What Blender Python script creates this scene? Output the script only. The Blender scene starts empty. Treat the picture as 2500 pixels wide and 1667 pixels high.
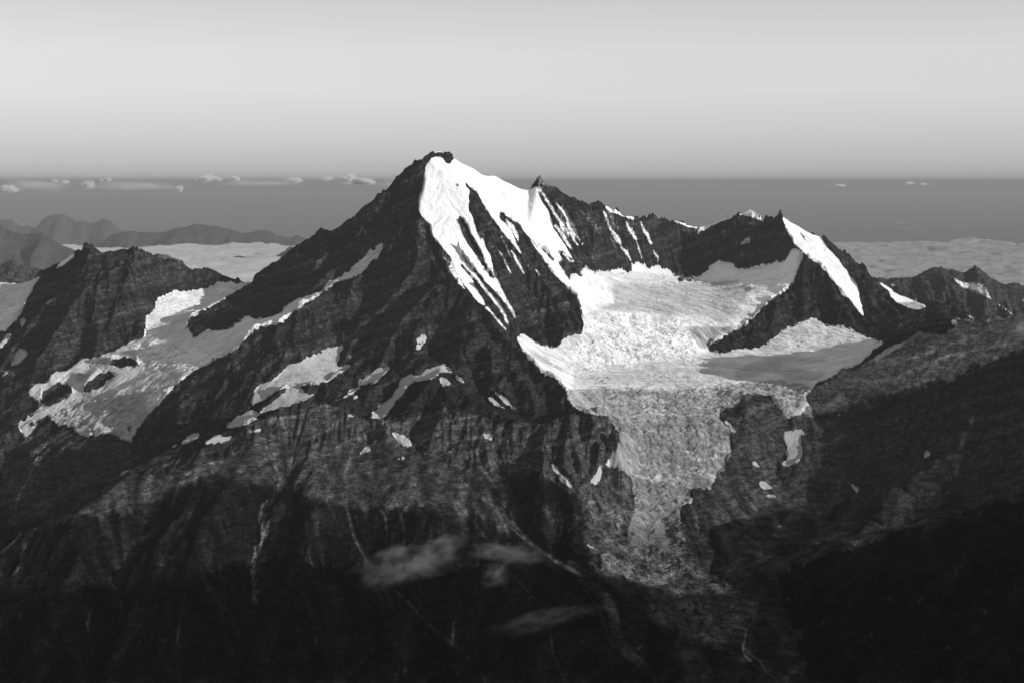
import bpy, math, random
import numpy as np
from mathutils import Vector
from mathutils.geometry import delaunay_2d_cdt

# ------------------------------------------------------------------ camera, sky, sun, exposure
# 1 unit = 100 m; the camera hangs in the air at summit height, looking across a deep valley
sc = bpy.context.scene
F, CX, CY, HOR = 3630.0, 1250.0, 833.5, 444.0
PITCH = math.atan((CY - HOR) / F)
cd = bpy.data.cameras.new("camera")
cam = bpy.data.objects.new("camera", cd); sc.collection.objects.link(cam)
cd.sensor_fit = 'HORIZONTAL'; cd.sensor_width = 36.0; cd.lens = 36.0 * F / 2500.0
cd.clip_start = 0.5; cd.clip_end = 20000.0
cam.rotation_euler = (math.pi / 2 - PITCH, 0, 0)
sc.camera = cam
SP, CP = math.sin(PITCH), math.cos(PITCH)

def wp(px, py, Y):
    u = (px - CX) / F; v = -(py - CY) / F
    d = (u, CP + v * SP, -SP + v * CP)
    s = Y / d[1]
    return (d[0] * s, Y, d[2] * s)

def project(x, y, z):
    f = y * CP - z * SP
    return CX + F * x / f, CY - F * (y * SP + z * CP) / f

SUN_AZ, SUN_EL = math.radians(114.0), math.radians(12.0)       # azimuth from +Y (view direction) towards +X
sdir = Vector((math.sin(SUN_AZ) * math.cos(SUN_EL), math.cos(SUN_AZ) * math.cos(SUN_EL), math.sin(SUN_EL)))
sl = bpy.data.lights.new("sun", 'SUN'); sl.energy = 5.0; sl.angle = math.radians(0.5); sl.color = (1.0, 1.0, 1.0)
so = bpy.data.objects.new("sun", sl); sc.collection.objects.link(so)
so.rotation_euler = sdir.to_track_quat('Z', 'Y').to_euler()

w = bpy.data.worlds.new("World"); sc.world = w; w.use_nodes = True
nt = w.node_tree; nt.nodes.clear()
sky = nt.nodes.new('ShaderNodeTexSky'); sky.sky_type = 'NISHITA'; sky.sun_disc = False
sky.sun_elevation = SUN_EL; sky.sun_rotation = SUN_AZ; sky.altitude = 4000
bw = nt.nodes.new('ShaderNodeRGBToBW')
tc = nt.nodes.new('ShaderNodeTexCoord'); sx = nt.nodes.new('ShaderNodeSeparateXYZ')
mr = nt.nodes.new('ShaderNodeMapRange'); mr.inputs['From Min'].default_value = -0.05; mr.inputs['From Max'].default_value = 0.25
cr = nt.nodes.new('ShaderNodeValToRGB')
SKY_RAMP = [(0.0, .72), (0.167, .72), (0.20, .78), (0.27, 0.95), (0.36, 1.15), (0.45, 1.2), (0.56, 1.10), (0.75, 1.05), (1.0, 1.0)]
SKY_GAIN = 2.45
el = cr.color_ramp.elements
while len(el) > 1: el.remove(el[-1])
for i, (p, v) in enumerate(SKY_RAMP):
    e = el[0] if i == 0 else el.new(p)
    e.position = p; e.color = (v, v, v, 1)
mul = nt.nodes.new('ShaderNodeMath'); mul.operation = 'MULTIPLY'
mul2 = nt.nodes.new('ShaderNodeMath'); mul2.operation = 'MULTIPLY'; mul2.inputs[1].default_value = SKY_GAIN
pw = nt.nodes.new('ShaderNodeMath'); pw.operation = 'POWER'; pw.inputs[1].default_value = 0.3
bg = nt.nodes.new('ShaderNodeBackground'); bg.inputs['Strength'].default_value = 0.12
wo = nt.nodes.new('ShaderNodeOutputWorld')
L = nt.links.new
L(sky.outputs[0], bw.inputs[0]); L(tc.outputs['Generated'], sx.inputs[0]); L(sx.outputs['Z'], mr.inputs['Value'])
L(mr.outputs[0], cr.inputs[0]); L(bw.outputs[0], pw.inputs[0]); L(pw.outputs[0], mul.inputs[0]); L(cr.outputs[0], mul.inputs[1])
L(mul.outputs[0], mul2.inputs[0]); L(mul2.outputs[0], bg.inputs['Color']); L(bg.outputs[0], wo.inputs[0])

sc.view_settings.view_transform = 'Standard'; sc.view_settings.look = 'None'
sc.view_settings.exposure = 0.42; sc.view_settings.gamma = 1.0; sc.view_settings.use_curve_mapping = False
sc.cycles.max_bounces = 4; sc.cycles.diffuse_bounces = 2; sc.cycles.volume_bounces = 1
sc.cycles.transparent_max_bounces = 8; sc.cycles.use_denoising = True
sc.cycles.volume_step_rate = 0.35; sc.cycles.volume_max_steps = 128

# ------------------------------------------------------------------ numpy helpers
f32 = np.float32
def hash2(ix, iy, seed):
    h = (ix.astype(np.uint32) * np.uint32(374761393) + iy.astype(np.uint32) * np.uint32(668265263) + np.uint32((seed * 1442695041) & 0xffffffff))
    h ^= h >> np.uint32(13); h *= np.uint32(1274126177); h ^= h >> np.uint32(16)
    h *= np.uint32(2246822519); h ^= h >> np.uint32(13)
    return (h & np.uint32(0xffffff)).astype(f32) / f32(16777215.0)

def vnoise(x, y, seed):                                          # gradient noise, about -1..1
    xi = np.floor(x).astype(np.int64); yi = np.floor(y).astype(np.int64)
    fx = (x - xi).astype(f32); fy = (y - yi).astype(f32)
    ux = fx * fx * fx * (fx * (fx * 6 - 15) + 10); uy = fy * fy * fy * (fy * (fy * 6 - 15) + 10)
    def g(i, j):
        a = hash2(xi + i, yi + j, seed) * f32(2 * math.pi)
        return np.cos(a) * (fx - i) + np.sin(a) * (fy - j)
    n00, n10, n01, n11 = g(0, 0), g(1, 0), g(0, 1), g(1, 1)
    a = n00 + ux * (n10 - n00); b = n01 + ux * (n11 - n01)
    return (a + uy * (b - a)) * f32(1.5)

def fbm(x, y, seed, octv=4, gain=0.5, ridged=False):
    s = 0; a = 1.0; t = 0
    for o in range(octv):
        n = vnoise(x * 2 ** o + o * 17.3, y * 2 ** o - o * 9.1, seed + o * 7)
        s = s + a * ((1 - 2 * np.abs(n)) if ridged else n); t += a; a *= gain
    return s / t

def worley(x, y, seed):                                          # F1, F2 and id of the nearest cell
    xi = np.floor(x).astype(np.int64); yi = np.floor(y).astype(np.int64)
    f1 = np.full(x.shape, 9, f32); f2 = f1.copy(); idn = np.zeros(x.shape, f32)
    for i in (-1, 0, 1):
        for j in (-1, 0, 1):
            cx = xi + i; cy = yi + j
            px = cx + hash2(cx, cy, seed); py = cy + hash2(cx, cy, seed + 5)
            d = np.hypot(px - x, py - y).astype(f32)
            c = d < f1
            f2 = np.where(c, f1, np.minimum(f2, d)); idn = np.where(c, hash2(cx, cy, seed + 11), idn); f1 = np.where(c, d, f1)
    return f1, f2, idn

def sstep(a, b, x):
    t = np.clip((x - a) / (b - a), 0, 1); return t * t * (3 - 2 * t)

def blur(a, r, n=3):                                             # n box blurs of radius r (cells)
    r = int(r)
    if r < 1: return a
    for _ in range(n):
        for ax in (0, 1):
            p = np.pad(a, [(r + 1, r) if k == ax else (0, 0) for k in (0, 1)], mode='edge')
            c = np.cumsum(p, axis=ax, dtype=np.float64)
            n1 = a.shape[ax]
            hi = np.take(c, np.arange(2 * r + 1, 2 * r + 1 + n1), axis=ax); lo = np.take(c, np.arange(0, n1), axis=ax)
            a = ((hi - lo) / (2 * r + 1)).astype(f32)
    return a

def bil(a, gx, gy):                                              # bilinear sample of a[row, col]
    h, w_ = a.shape
    gx = np.clip(gx, 0, w_ - 1.001); gy = np.clip(gy, 0, h - 1.001)
    ix = gx.astype(np.int32); iy = gy.astype(np.int32); fx = (gx - ix).astype(f32); fy = (gy - iy).astype(f32)
    f = a.ravel(); k = iy * w_ + ix
    return (f[k] * (1 - fx) + f[k + 1] * fx) * (1 - fy) + (f[k + w_] * (1 - fx) + f[k + w_ + 1] * fx) * fy

# ------------------------------------------------------------------ survey sheets: outlines measured on tiles of the photograph
TILE = dict(A=(600, 340, 3.36), B=(1200, 400, 3.36), C=(600, 700, 3.36), D=(1200, 700, 3.36), E=(1800, 400, 3.36), F=(1800, 700, 3.36),
            G=(0, 400, 3.36), H=(0, 700, 3.36), I=(0, 1000, 3.36), J=(600, 1000, 3.36), K=(1200, 1000, 3.36), L=(1800, 1000, 3.36),
            M=(0, 1267, 3.36), N=(600, 1267, 3.36), O=(1200, 1267, 3.36), P=(1800, 1267, 3.36),
            a=(1000, 350, 7.84), b=(1000, 550, 7.84), c=(1200, 440, 7.84), d=(1200, 640, 7.84), Z=(0, 0, 1.0))
def q(s):                                                        # "A 10,20 30,40 B 5,6" -> points in photo pixels
    out = []; t = TILE['Z']
    for k in s.split():
        if k in TILE: t = TILE[k]
        else:
            x, y = k.split(','); out.append((t[0] + float(x) / t[2], t[1] + float(y) / t[2]))
    return out
def widen(pts, wd):                                              # a polyline as a thin outline, tapering at its ends
    p = np.array(pts, float); n = len(p); Lf = []; R = []
    for i in range(n):
        d = p[min(i + 1, n - 1)] - p[max(i - 1, 0)]; d /= (np.hypot(*d) + 1e-6); nrm = np.array([-d[1], d[0]])
        w0 = wd * (0.35 if i in (0, n - 1) else 1.0) / 2
        Lf.append(p[i] + nrm * w0); R.append(p[i] - nrm * w0)
    return [tuple(v) for v in Lf + R[::-1]]

SX0, SY0, SS = -300, 300, 1.0                                    # extent of the survey raster
SW, SH = 3100, 1500
def raster(polys, into=None, val=1.0):
    a = np.zeros((SH, SW), f32) if into is None else into
    for pl in polys:
        p = np.array(pl, float); xs = (p[:, 0] - SX0); ys = (p[:, 1] - SY0)
        x0, x1 = int(max(0, xs.min() - 1)), int(min(SW, xs.max() + 2)); y0, y1 = int(max(0, ys.min() - 1)), int(min(SH, ys.max() + 2))
        if x1 <= x0 or y1 <= y0: continue
        gy, gx = np.mgrid[y0:y1, x0:x1]; ins = np.zeros(gx.shape, bool)
        n = len(p)
        for i in range(n):
            xa, ya, xb, yb = xs[i], ys[i], xs[(i + 1) % n], ys[(i + 1) % n]
            if ya == yb: continue
            c = ((ya > gy) != (yb > gy)) & (gx < (xb - xa) * (gy - ya) / (yb - ya) + xa)
            ins ^= c
        a[y0:y1, x0:x1][ins] = val
    return a

# ---- snow and ice outlines
FACE = q("a 490,125 620,150 680,150 850,295 975,305 1060,360 1200,440 1370,570 1440,605 1600,630 1620,610 1790,700 1900,770 2030,800 2140,860 2290,900 "
         "c 725,195 860,125 900,200 930,240 950,360 1000,460 1090,590 1150,740 1180,850 1170,880 1210,960 1300,1090 1380,1200 1450,1330 1520,1430 1590,1545 "
         "1480,1480 1350,1390 1290,1380 1330,1480 1400,1568 d 1260,0 1340,110 1420,240 1480,330 1530,420 1600,560 1690,720 1600,620 1440,480 1300,340 1160,200 1080,90 1010,0 "
         "c 1000,1540 900,1370 820,1250 720,1100 600,960 560,870 400,770 280,670 160,610 75,505 100,560 150,650 190,770 290,860 400,1010 430,1100 480,1240 560,1360 660,1568 "
         "b 2330,890 2200,660 2050,460 1900,280 1750,110 1690,0 a 1690,1568 1540,1380 1450,1220 1400,1150 1340,1050 1320,970 1250,910 1160,860 1090,760 1050,700 "
         "1080,840 1150,900 1150,960 1120,1040 1150,1160 1100,1230 1150,1340 1200,1400 1240,1568 b 1250,0 1290,120 1350,260 1430,270 1470,450 1550,580 1570,700 1620,880 1700,1060 1760,1230 1860,1440 1890,1530 "
         "1740,1568 1470,1568 C 1950,120 2060,260 2130,350 2040,250 1960,180 1900,105 b 1400,1568 1240,1400 1100,1210 980,1050 890,940 870,830 830,740 760,600 680,510 560,360 430,200 400,100 400,0 "
         "a 400,1568 300,1500 230,1390 175,1300 175,1150 190,1020 250,920 260,800 280,740 270,590 300,520 330,420 400,310 430,240 480,160")
FACE_ROCK = [q("a 500,160 590,190 650,150 720,210 840,300 800,310 820,370 780,410 700,380 640,310 560,240"), q("a 475,180 430,250 430,285 520,265 600,325 540,220"),
    q("a 835,565 870,580 920,645 912,695 870,620"), q("a 870,735 935,790 935,885 900,850"), q("a 945,680 982,715 970,765"), q("a 955,860 985,925 950,900"), q("a 1030,890 1052,965 1030,925"),
    q("a 950,1395 1020,1420 1060,1500 1120,1568 b 1110,0 1160,150 1210,220 1290,370 1340,450 1400,580 1440,700 1500,800 1530,900 1560,880 1640,1000 1620,1080 1540,980 1480,870 1400,780 1310,640 1240,560 1150,430 1060,290 1000,130 950,0 a 920,1490"),
    q("b 850,365 890,400 980,490 1060,590 1130,680 1220,800 1290,870 1380,980 1440,1080 1600,1240 1700,1330 1820,1500 1900,1568 1745,1568 1600,1380 1450,1190 1330,1030 1240,930 1200,860 1100,740 1030,640 930,500"),
    q("b 900,660 1020,770 1130,900 1240,1010 1380,1190 1500,1350 1670,1568 1470,1568 1400,1400 1300,1270 1250,1170 1200,1040 1100,920 1000,820"),
    q("c 1310,1350 1400,1400 1500,1500 1560,1568 1440,1568 1340,1450"), q("c 860,1215 960,1290 1090,1390 1230,1568 1180,1560 1040,1400 930,1300"), q("c 710,1020 810,1110 950,1260 930,1265 800,1120")]
RIB_SNOW = [widen(q("d 0,975 120,1120 210,1220 290,1310"), 4), widen(q("d 0,655 90,780 190,910 250,1030 320,1190"), 6), widen(q("d 0,120 60,260 130,440 200,590 300,790 400,930 460,1070"), 6.5),
    q("d 0,320 60,420 150,560 130,640 60,550 0,490"), widen(q("b 520,420 640,570 780,720 860,830"), 5), q("b 700,740 860,800 870,900 980,1060 1060,1235 1020,1200 850,980 760,880"),
    q("b 1710,150 1760,220 1850,400 1965,640 1900,560 1790,300"), q("b 1705,490 1780,560 1870,760 1960,950 1890,850 1800,670"), q("b 1930,470 2010,550 2110,720 2210,960 2060,750 2000,600"),
    q("c 240,690 270,730 330,800 430,880 490,1010 530,1170 480,1120 400,1010 330,900 290,790"), widen(q("d 840,140 925,255"), 4), widen(q("d 1110,180 1150,250"), 3), widen(q("d 660,0 750,170"), 3),
    q("c 880,110 960,190 1040,330 1170,530 1290,730 1370,830 1450,940 1500,1080 1400,1010 1310,900 1310,820 1220,700 1130,540 1010,340 930,220"),
    q("c 1140,270 1250,450 1390,590 1480,720 1580,890 1610,1010 1680,1110 1765,1250 1700,1180 1620,1090 1570,1110 1700,1300 1560,1150 1480,970 1430,830 1450,790 1380,660 1270,510"),
    q("c 1185,850 1290,910 1400,1060 1450,1160 1570,1350 1450,1250 1370,1130 1310,1010 1240,930"), q("c 1350,1380 1470,1460 1600,1568 1500,1568 1420,1480")]
CREST_SNOW = q("B 920,338 1000,368 1090,413 1180,448 1170,464 1080,436 1000,406 930,366")
COL_SNOW = q("B 1480,452 1560,482 1650,512 1715,516 1700,540 1610,522 1500,480")
SADDLE_SNOW = q("B 1710,520 1780,495 1860,460 1985,426 1985,444 1880,480 1790,522 1720,560 1670,605")
DOME = q("B 2025,432 2060,372 2130,360 2200,400 2236,466 2190,462 2140,446 2080,424")
WALL_SNOW = [q("B 915,385 940,415 965,500 1005,560 1045,600 1070,660 1050,660 1005,605 960,520 930,440"), q("B 1095,470 1150,535 1198,620 1180,622 1125,550"), q("B 1218,465 1270,560 1325,662 1308,665 1238,540"),
             q("B 1302,678 1376,770 1364,788 1328,720"), q("B 2032,662 2090,620 2122,605 2110,652"), widen(q("B 1060,680 1110,735 1150,800"), 6), widen(q("B 1180,610 1210,700 1240,790"), 2.5)]
CIRQUE = q("d 1500,390 1490,340 1500,220 1600,210 1740,330 1700,130 1790,100 1950,200 2000,250 2080,170 2350,180 B 900,880 990,880 1040,860 1080,870 1130,910 1160,860 1150,800 1200,810 1270,840 1290,870 1330,850 1360,810 "
           "1400,870 1480,870 1490,920 1560,920 1620,925 1700,930 1770,890 1790,840 1890,790 1950,820 2000,805 1990,840 2020,880 2100,800 2130,820 2090,880 2120,875 2200,885 2260,850 2352,800 "
           "E 20,880 60,830 110,800 110,820 80,860 70,890 120,870 190,890 260,840 330,800 350,830 400,780 450,700 510,705 550,740 520,790 500,850 480,930 440,990 350,1070 250,1140 130,1270 40,1344 "
           "D 2070,340 2040,335 1960,385 1870,430 1790,490 1780,540 1860,520 1880,570 2000,510 2150,520 2352,420 F 150,520 220,480 290,430 350,380 400,340 480,330 500,300 600,270 640,255 660,280 720,320 830,320 920,350 950,365 1100,430 "
           "1200,455 1110,520 1105,560 1000,620 940,670 860,670 780,740 650,790 620,830 600,870 560,880 560,930 590,970 540,1030 480,1060 420,1090 350,1010 280,900 200,880 50,880 "
           "D 2060,880 2040,960 1980,1000 1910,990 1870,1060 1880,1100 1950,1170 1990,1290 K 1940,170 1960,230 1980,350 1930,410 1910,510 1870,500 1840,580 1800,660 1740,640 1640,650 1640,710 1650,760 1560,790 1540,830 "
           "1560,880 1550,950 1500,960 1460,940 1480,1000 1520,1080 1560,1060 1640,1190 1740,1300 O 1750,400 1820,470 1990,640 2060,690 2120,820 2060,900 1950,1040 1900,1060 1640,1030 1560,920 1330,830 1280,700 1220,560 900,500 "
           "880,300 780,200 K 780,1090 820,900 810,770 740,640 810,600 850,510 960,420 1000,370 1000,320 1040,300 1050,240 1030,180 980,80 940,50 780,30 D 740,1010 670,990 640,940 620,880 570,790 510,745 430,720 370,660 300,570 "
           "230,490 205,405 270,385 330,440 400,480 500,500 530,500 600,430 640,410 740,390 760,370 745,260 740,190 715,110 640,30 610,0 d 1680,720 1560,590 1440,480")
CIRQUE_ROCK = [q("K 1370,910 1420,880 1475,910 1440,942 1390,935"), q("B 1520,960 1560,930 1600,960 1570,985"), q("B 1600,960 1650,935 1665,960 1640,980")]
WEST = q("G 1860,970 1950,985 2060,965 2150,960 H 2000,0 1850,95 1730,170 1640,205 1560,260 1520,320 1520,370 1590,365 1560,455 1640,400 1740,360 1840,365 1950,300 2020,240 2060,235 2070,280 2240,240 2290,230 2352,170 "
         "C 300,165 420,110 600,45 690,-5 A 420,1330 620,1235 720,1155 800,1125 900,1045 980,955 1090,865 1137,860 1112,930 1040,1005 960,1085 870,1145 770,1170 650,1250 560,1315 "
         "C 590,70 520,130 420,190 330,260 270,315 200,318 80,350 0,430 H 2010,430 1920,530 1750,600 1600,690 1500,750 1370,890 1240,1020 1150,1130 1100,1230 1060,1290 970,1240 920,1200 780,1225 650,1225 600,1160 480,1150 "
         "400,1060 330,1100 270,1190 200,1240 130,1140 240,1060 340,990 380,1000 330,960 250,900 230,850 300,790 350,790 400,780 400,730 450,700 550,690 600,650 690,575 730,590 790,590 860,540 930,540 1020,480 1080,455 1150,430 "
         "1200,405 1190,370 1200,320 1190,250 1240,210 1270,180 1280,110 1330,80 1390,60 1400,30 1500,45 1560,40 1700,10 1760,-10")
WEST_ROCK = [q("H 660,850 700,800 800,720 880,700 950,710 940,740 860,800 800,840 700,865"), q("H 880,630 960,590 1050,580 1120,600 1150,640 1130,660 1050,655 1000,675 960,660"), q("H 345,850 450,800 560,790 600,850 600,880 480,955 390,985 335,940")]
FARWEST = q("Z -200,690 G 0,975 100,975 170,985 250,960 360,910 270,1010 265,1050 220,1110 200,1150 190,1200 H 190,190 170,240 90,310 30,370 0,365 Z -200,840")
CORNICE = q("G 430,874 530,785 620,728 612,762 520,835")
STRIP = q("E 350,425 420,462 560,547 620,587 690,602 720,660 770,720 830,780 880,860 930,930 990,1000 1000,1090 1030,1200 1045,1260 1100,1330 F 1130,370 1230,430 1180,405 1100,330 E 1000,1220 920,1110 860,1080 820,1000 760,940 740,900 690,850 650,810 590,780 560,740 500,690 460,650 430,590 400,540 380,480")
STRIP_ROCK = [q("E 475,512 520,560 580,652 540,612 500,555")]
LOWSTRIP = q("E 1078,908 1150,965 1250,1015 1300,1065 1400,1105 1500,1146 1562,1170 1530,1192 1470,1202 1400,1182 1310,1142 1260,1092 1240,1042 1180,1002 1110,940")

PATCHES = [  # (outline, object name, category, label)
 (q("C 40,970 60,880 120,800 220,770 300,700 350,640 430,630 520,580 620,545 640,510 740,490 800,480 800,510 760,560 770,600 740,660 850,635 860,655 760,720 680,775 580,800 470,800 440,830 330,830 200,880 150,930"), 'hanging_glacier', 'glacier', 'crumpled pale hanging glacier, large upper band low on the dark west flank of the pyramid'),
 (q("C 110,1060 150,990 230,940 330,850 440,830 500,860 510,890 590,865 560,900 450,950 480,960 430,1010 400,1010 340,1000 200,1040"), 'hanging_glacier', 'glacier', 'smaller ice band just below the crumpled hanging glacier, reaching the grey cliff shoulder'),
 (q("H 1850,1150 1940,1070 2060,1010 2130,1040 2090,1100 1990,1140 1900,1160"), 'snow_patch', 'snow patch', 'swirled grey snow patch below and left of the hanging glacier bands'),
 (q("C 640,1000 720,950 800,900 850,870 930,810 940,770 1040,700 1190,650 1190,670 1110,740 1050,790 960,810 880,880 760,940"), 'snow_patch', 'snow patch', 'long slanting snow streak on dark rock, right of the hanging glacier'),
 (q("C 880,900 930,885 935,905 880,935"), 'snow_patch', 'snow patch', 'tiny square snow patch under the long slanting streak'),
 (q("C 1340,550 1350,530 1390,510 1410,470 1410,430 1380,450 1400,420 1480,395 1480,440 1460,480 1420,520 1380,520"), 'snow_patch', 'snow patch', 'hook-shaped bright snow patch alone in the middle of the dark flank'),
 (q("C 1010,1070 1100,980 1200,900 1230,840 1270,780 1330,720 1365,705 1380,730 1440,720 1480,680 1600,640 1640,640 1690,690 1680,710 1610,700 1560,740 1500,770 1450,770 1390,770 1340,810 1290,880 1220,950 1225,980 1160,1050 1100,1095"), 'snow_gully', 'snow gully', 'wide grey snow gully curving down left of the small black pyramid hill'),
 (q("C 1590,735 1650,760 1710,800 1670,810 1640,820 1600,790"), 'snow_patch', 'snow patch', 'bright ragged snow patch near the top of the small black pyramid hill'),
 (q("C 1700,720 1760,740 1800,780 1800,805 1740,770"), 'snow_patch', 'snow patch', 'oval grey snow patch right of the black hill top'),
 (q("C 1960,890 2040,920 2100,970 2145,1005 2060,985 2000,940"), 'snow_patch', 'snow patch', 'slanting snow patch at the foot of the ridge, left one of the close pair'),
 (q("C 2020,850 2100,890 2160,940 2200,990 2260,1045 2180,1000 2120,950 2070,910"), 'snow_patch', 'snow patch', 'striped slanting snow patch at the foot of the ridge, right one of the close pair'),
 (q("C 1940,1190 1980,1215 2035,1205 2030,1260 1960,1235"), 'snow_patch', 'snow patch', 'bright notched snow patch under the grey cliff band'),
 (q("C 1195,1185 1260,1210 1330,1250 1365,1300 1300,1310 1240,1260"), 'snow_patch', 'snow patch', 'snow patch slanting through the centre of the grey cliff'),
 (q("J 1430,330 1500,362 1480,378 1440,352"), 'snow_patch', 'snow patch', 'small bright snow sliver below the slanting patch in the grey cliff'),
 (q("J 920,388 950,340 1000,295 1030,330 980,350 940,392"), 'snow_patch', 'snow patch', 'pale angular snow patch at the top of the scree slope'),
 (q("J 1235,405 1330,383 1260,432"), 'snow_patch', 'snow patch', 'small triangular snow patch at the upper right edge of the scree'),
 (q("J 828,45 860,40 905,55 890,66 840,60"), 'snow_patch', 'snow patch', 'thin snow line on the rounded top of the cliff shoulder'),
 (q("J 1000,80 1050,105 1100,135 1040,122"), 'snow_patch', 'snow patch', 'thin snow line right of the rounded cliff top'),
 (q("J 2135,395 2200,467 2150,430"), 'snow_patch', 'snow patch', 'narrow snow sliver between scree and the right cliff band'),
 (q("K 440,390 520,460 600,550 692,655 640,642 560,565 500,485"), 'snow_gully', 'snow gully', 'long narrow snow gully below the right cliff band'),
 (q("K 805,605 835,570 865,500 1000,395 965,440 900,500 890,550 868,622"), 'snow_patch', 'snow patch', 'forked snow patch between the right cliff and the glacier tongue'),
 (q("K 770,1100 800,1105 850,1140 820,1146"), 'snow_patch', 'snow patch', 'small dirty snow patch at the left edge of the rubble covered tongue'),
 (q("I 1398,332 1430,290 1472,288 1430,322"), 'snow_patch', 'snow patch', 'small oval snow patch low on the left, under the west flank'),
 (q("I 1480,290 1540,220 1600,188 1652,215 1600,250 1520,280"), 'snow_patch', 'snow patch', 'snow cone where a dark gully of the west flank ends'),
 (q("I 1650,287 1760,220 1800,200 1830,220 1940,222 1850,260 1720,280"), 'snow_patch', 'snow patch', 'flat snow streak right of the snow cone'),
 (q("I 2020,192 2090,165 2150,153 2142,182"), 'snow_patch', 'snow patch', 'short snow streak against the left end of the grey cliff'),
 (q("I 925,541 1010,510 1145,488 1080,522"), 'snow_patch', 'snow patch', 'lone thin snow streak on the dark lower left ridge'),
 (q("L 385,180 530,160 550,180 520,220 520,280 540,380 520,420 480,430 410,470 350,455 400,430 410,370 410,300 380,230"), 'ice_fragment', 'glacier', 'broken white ice fragment hanging on the dark slabs right of the glacier tongue'),
 (q("L 920,615 950,612 1010,660 980,682 940,640"), 'snow_patch', 'snow patch', 'small pale snow patch alone in the dark right valley'),
 (q("L 1545,338 1577,350 1582,402 1550,402 1518,382"), 'snow_patch', 'snow patch', 'rounded snow patch left of the head of the scree fan'),
 (q("L 180,570 240,595 312,657 250,650 180,640"), 'snow_patch', 'snow patch', 'grey triangular snow patch below the broken ice fragment'),
 (q("L 110,420 150,425 212,487 150,470"), 'snow_patch', 'snow patch', 'grey snow patch left of the broken ice fragment'),
 (q("L 228,717 270,690 335,717"), 'snow_patch', 'snow patch', 'low flat snow patch under the grey triangular one'),
 (q("L 318,955 350,943 372,965 345,970"), 'snow_patch', 'snow patch', 'tiny snow spot on the dark valley step'),
 (q("H 180,232 212,290 182,332 158,312"), 'snow_patch', 'snow patch', 'small snow patch on the left edge rib beside the far west glacier'),
 (q("H 0,470 50,400 92,373 80,425 30,490 0,522"), 'snow_patch', 'snow patch', 'snow patch at the picture edge below the far west glacier'),
 (q("H 92,652 120,550 175,498 190,530 242,530 200,580 150,635"), 'snow_patch', 'snow patch', 'ragged bright snow patch on the dark left slope'),
 (q("H 0,755 50,690 92,650 62,702 20,755"), 'snow_patch', 'snow patch', 'thin snow line running down from the ragged left patch'),
 (q("K 1905,88 1940,92 1965,112 2022,205 1960,165"), 'snow_patch', 'snow patch', 'bright narrow snow patch at the right edge of the lower icefall'),
 (q("F 1758,265 1832,302 1758,328"), 'snow_patch', 'snow patch', 'white snow corner on the dark rounded knob of the right ridge'),
 (q("E 1870,1218 1905,1235 1962,1266 1900,1283"), 'snow_patch', 'snow patch', 'snow apron at the foot of the small rocky knob behind the right ridge'),
 (q("F 1100,600 1200,530 1300,470 1372,458 1340,500 1200,580 1110,622"), 'snow_patch', 'snow patch', 'flat grey snow band along the nose of the right ridge'),
 (q("E 1125,1132 1150,1150 1164,1184 1138,1168"), 'snow_patch', 'snow patch', 'tiny bright snow spot right of the steep snow ribbon'),
]

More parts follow.
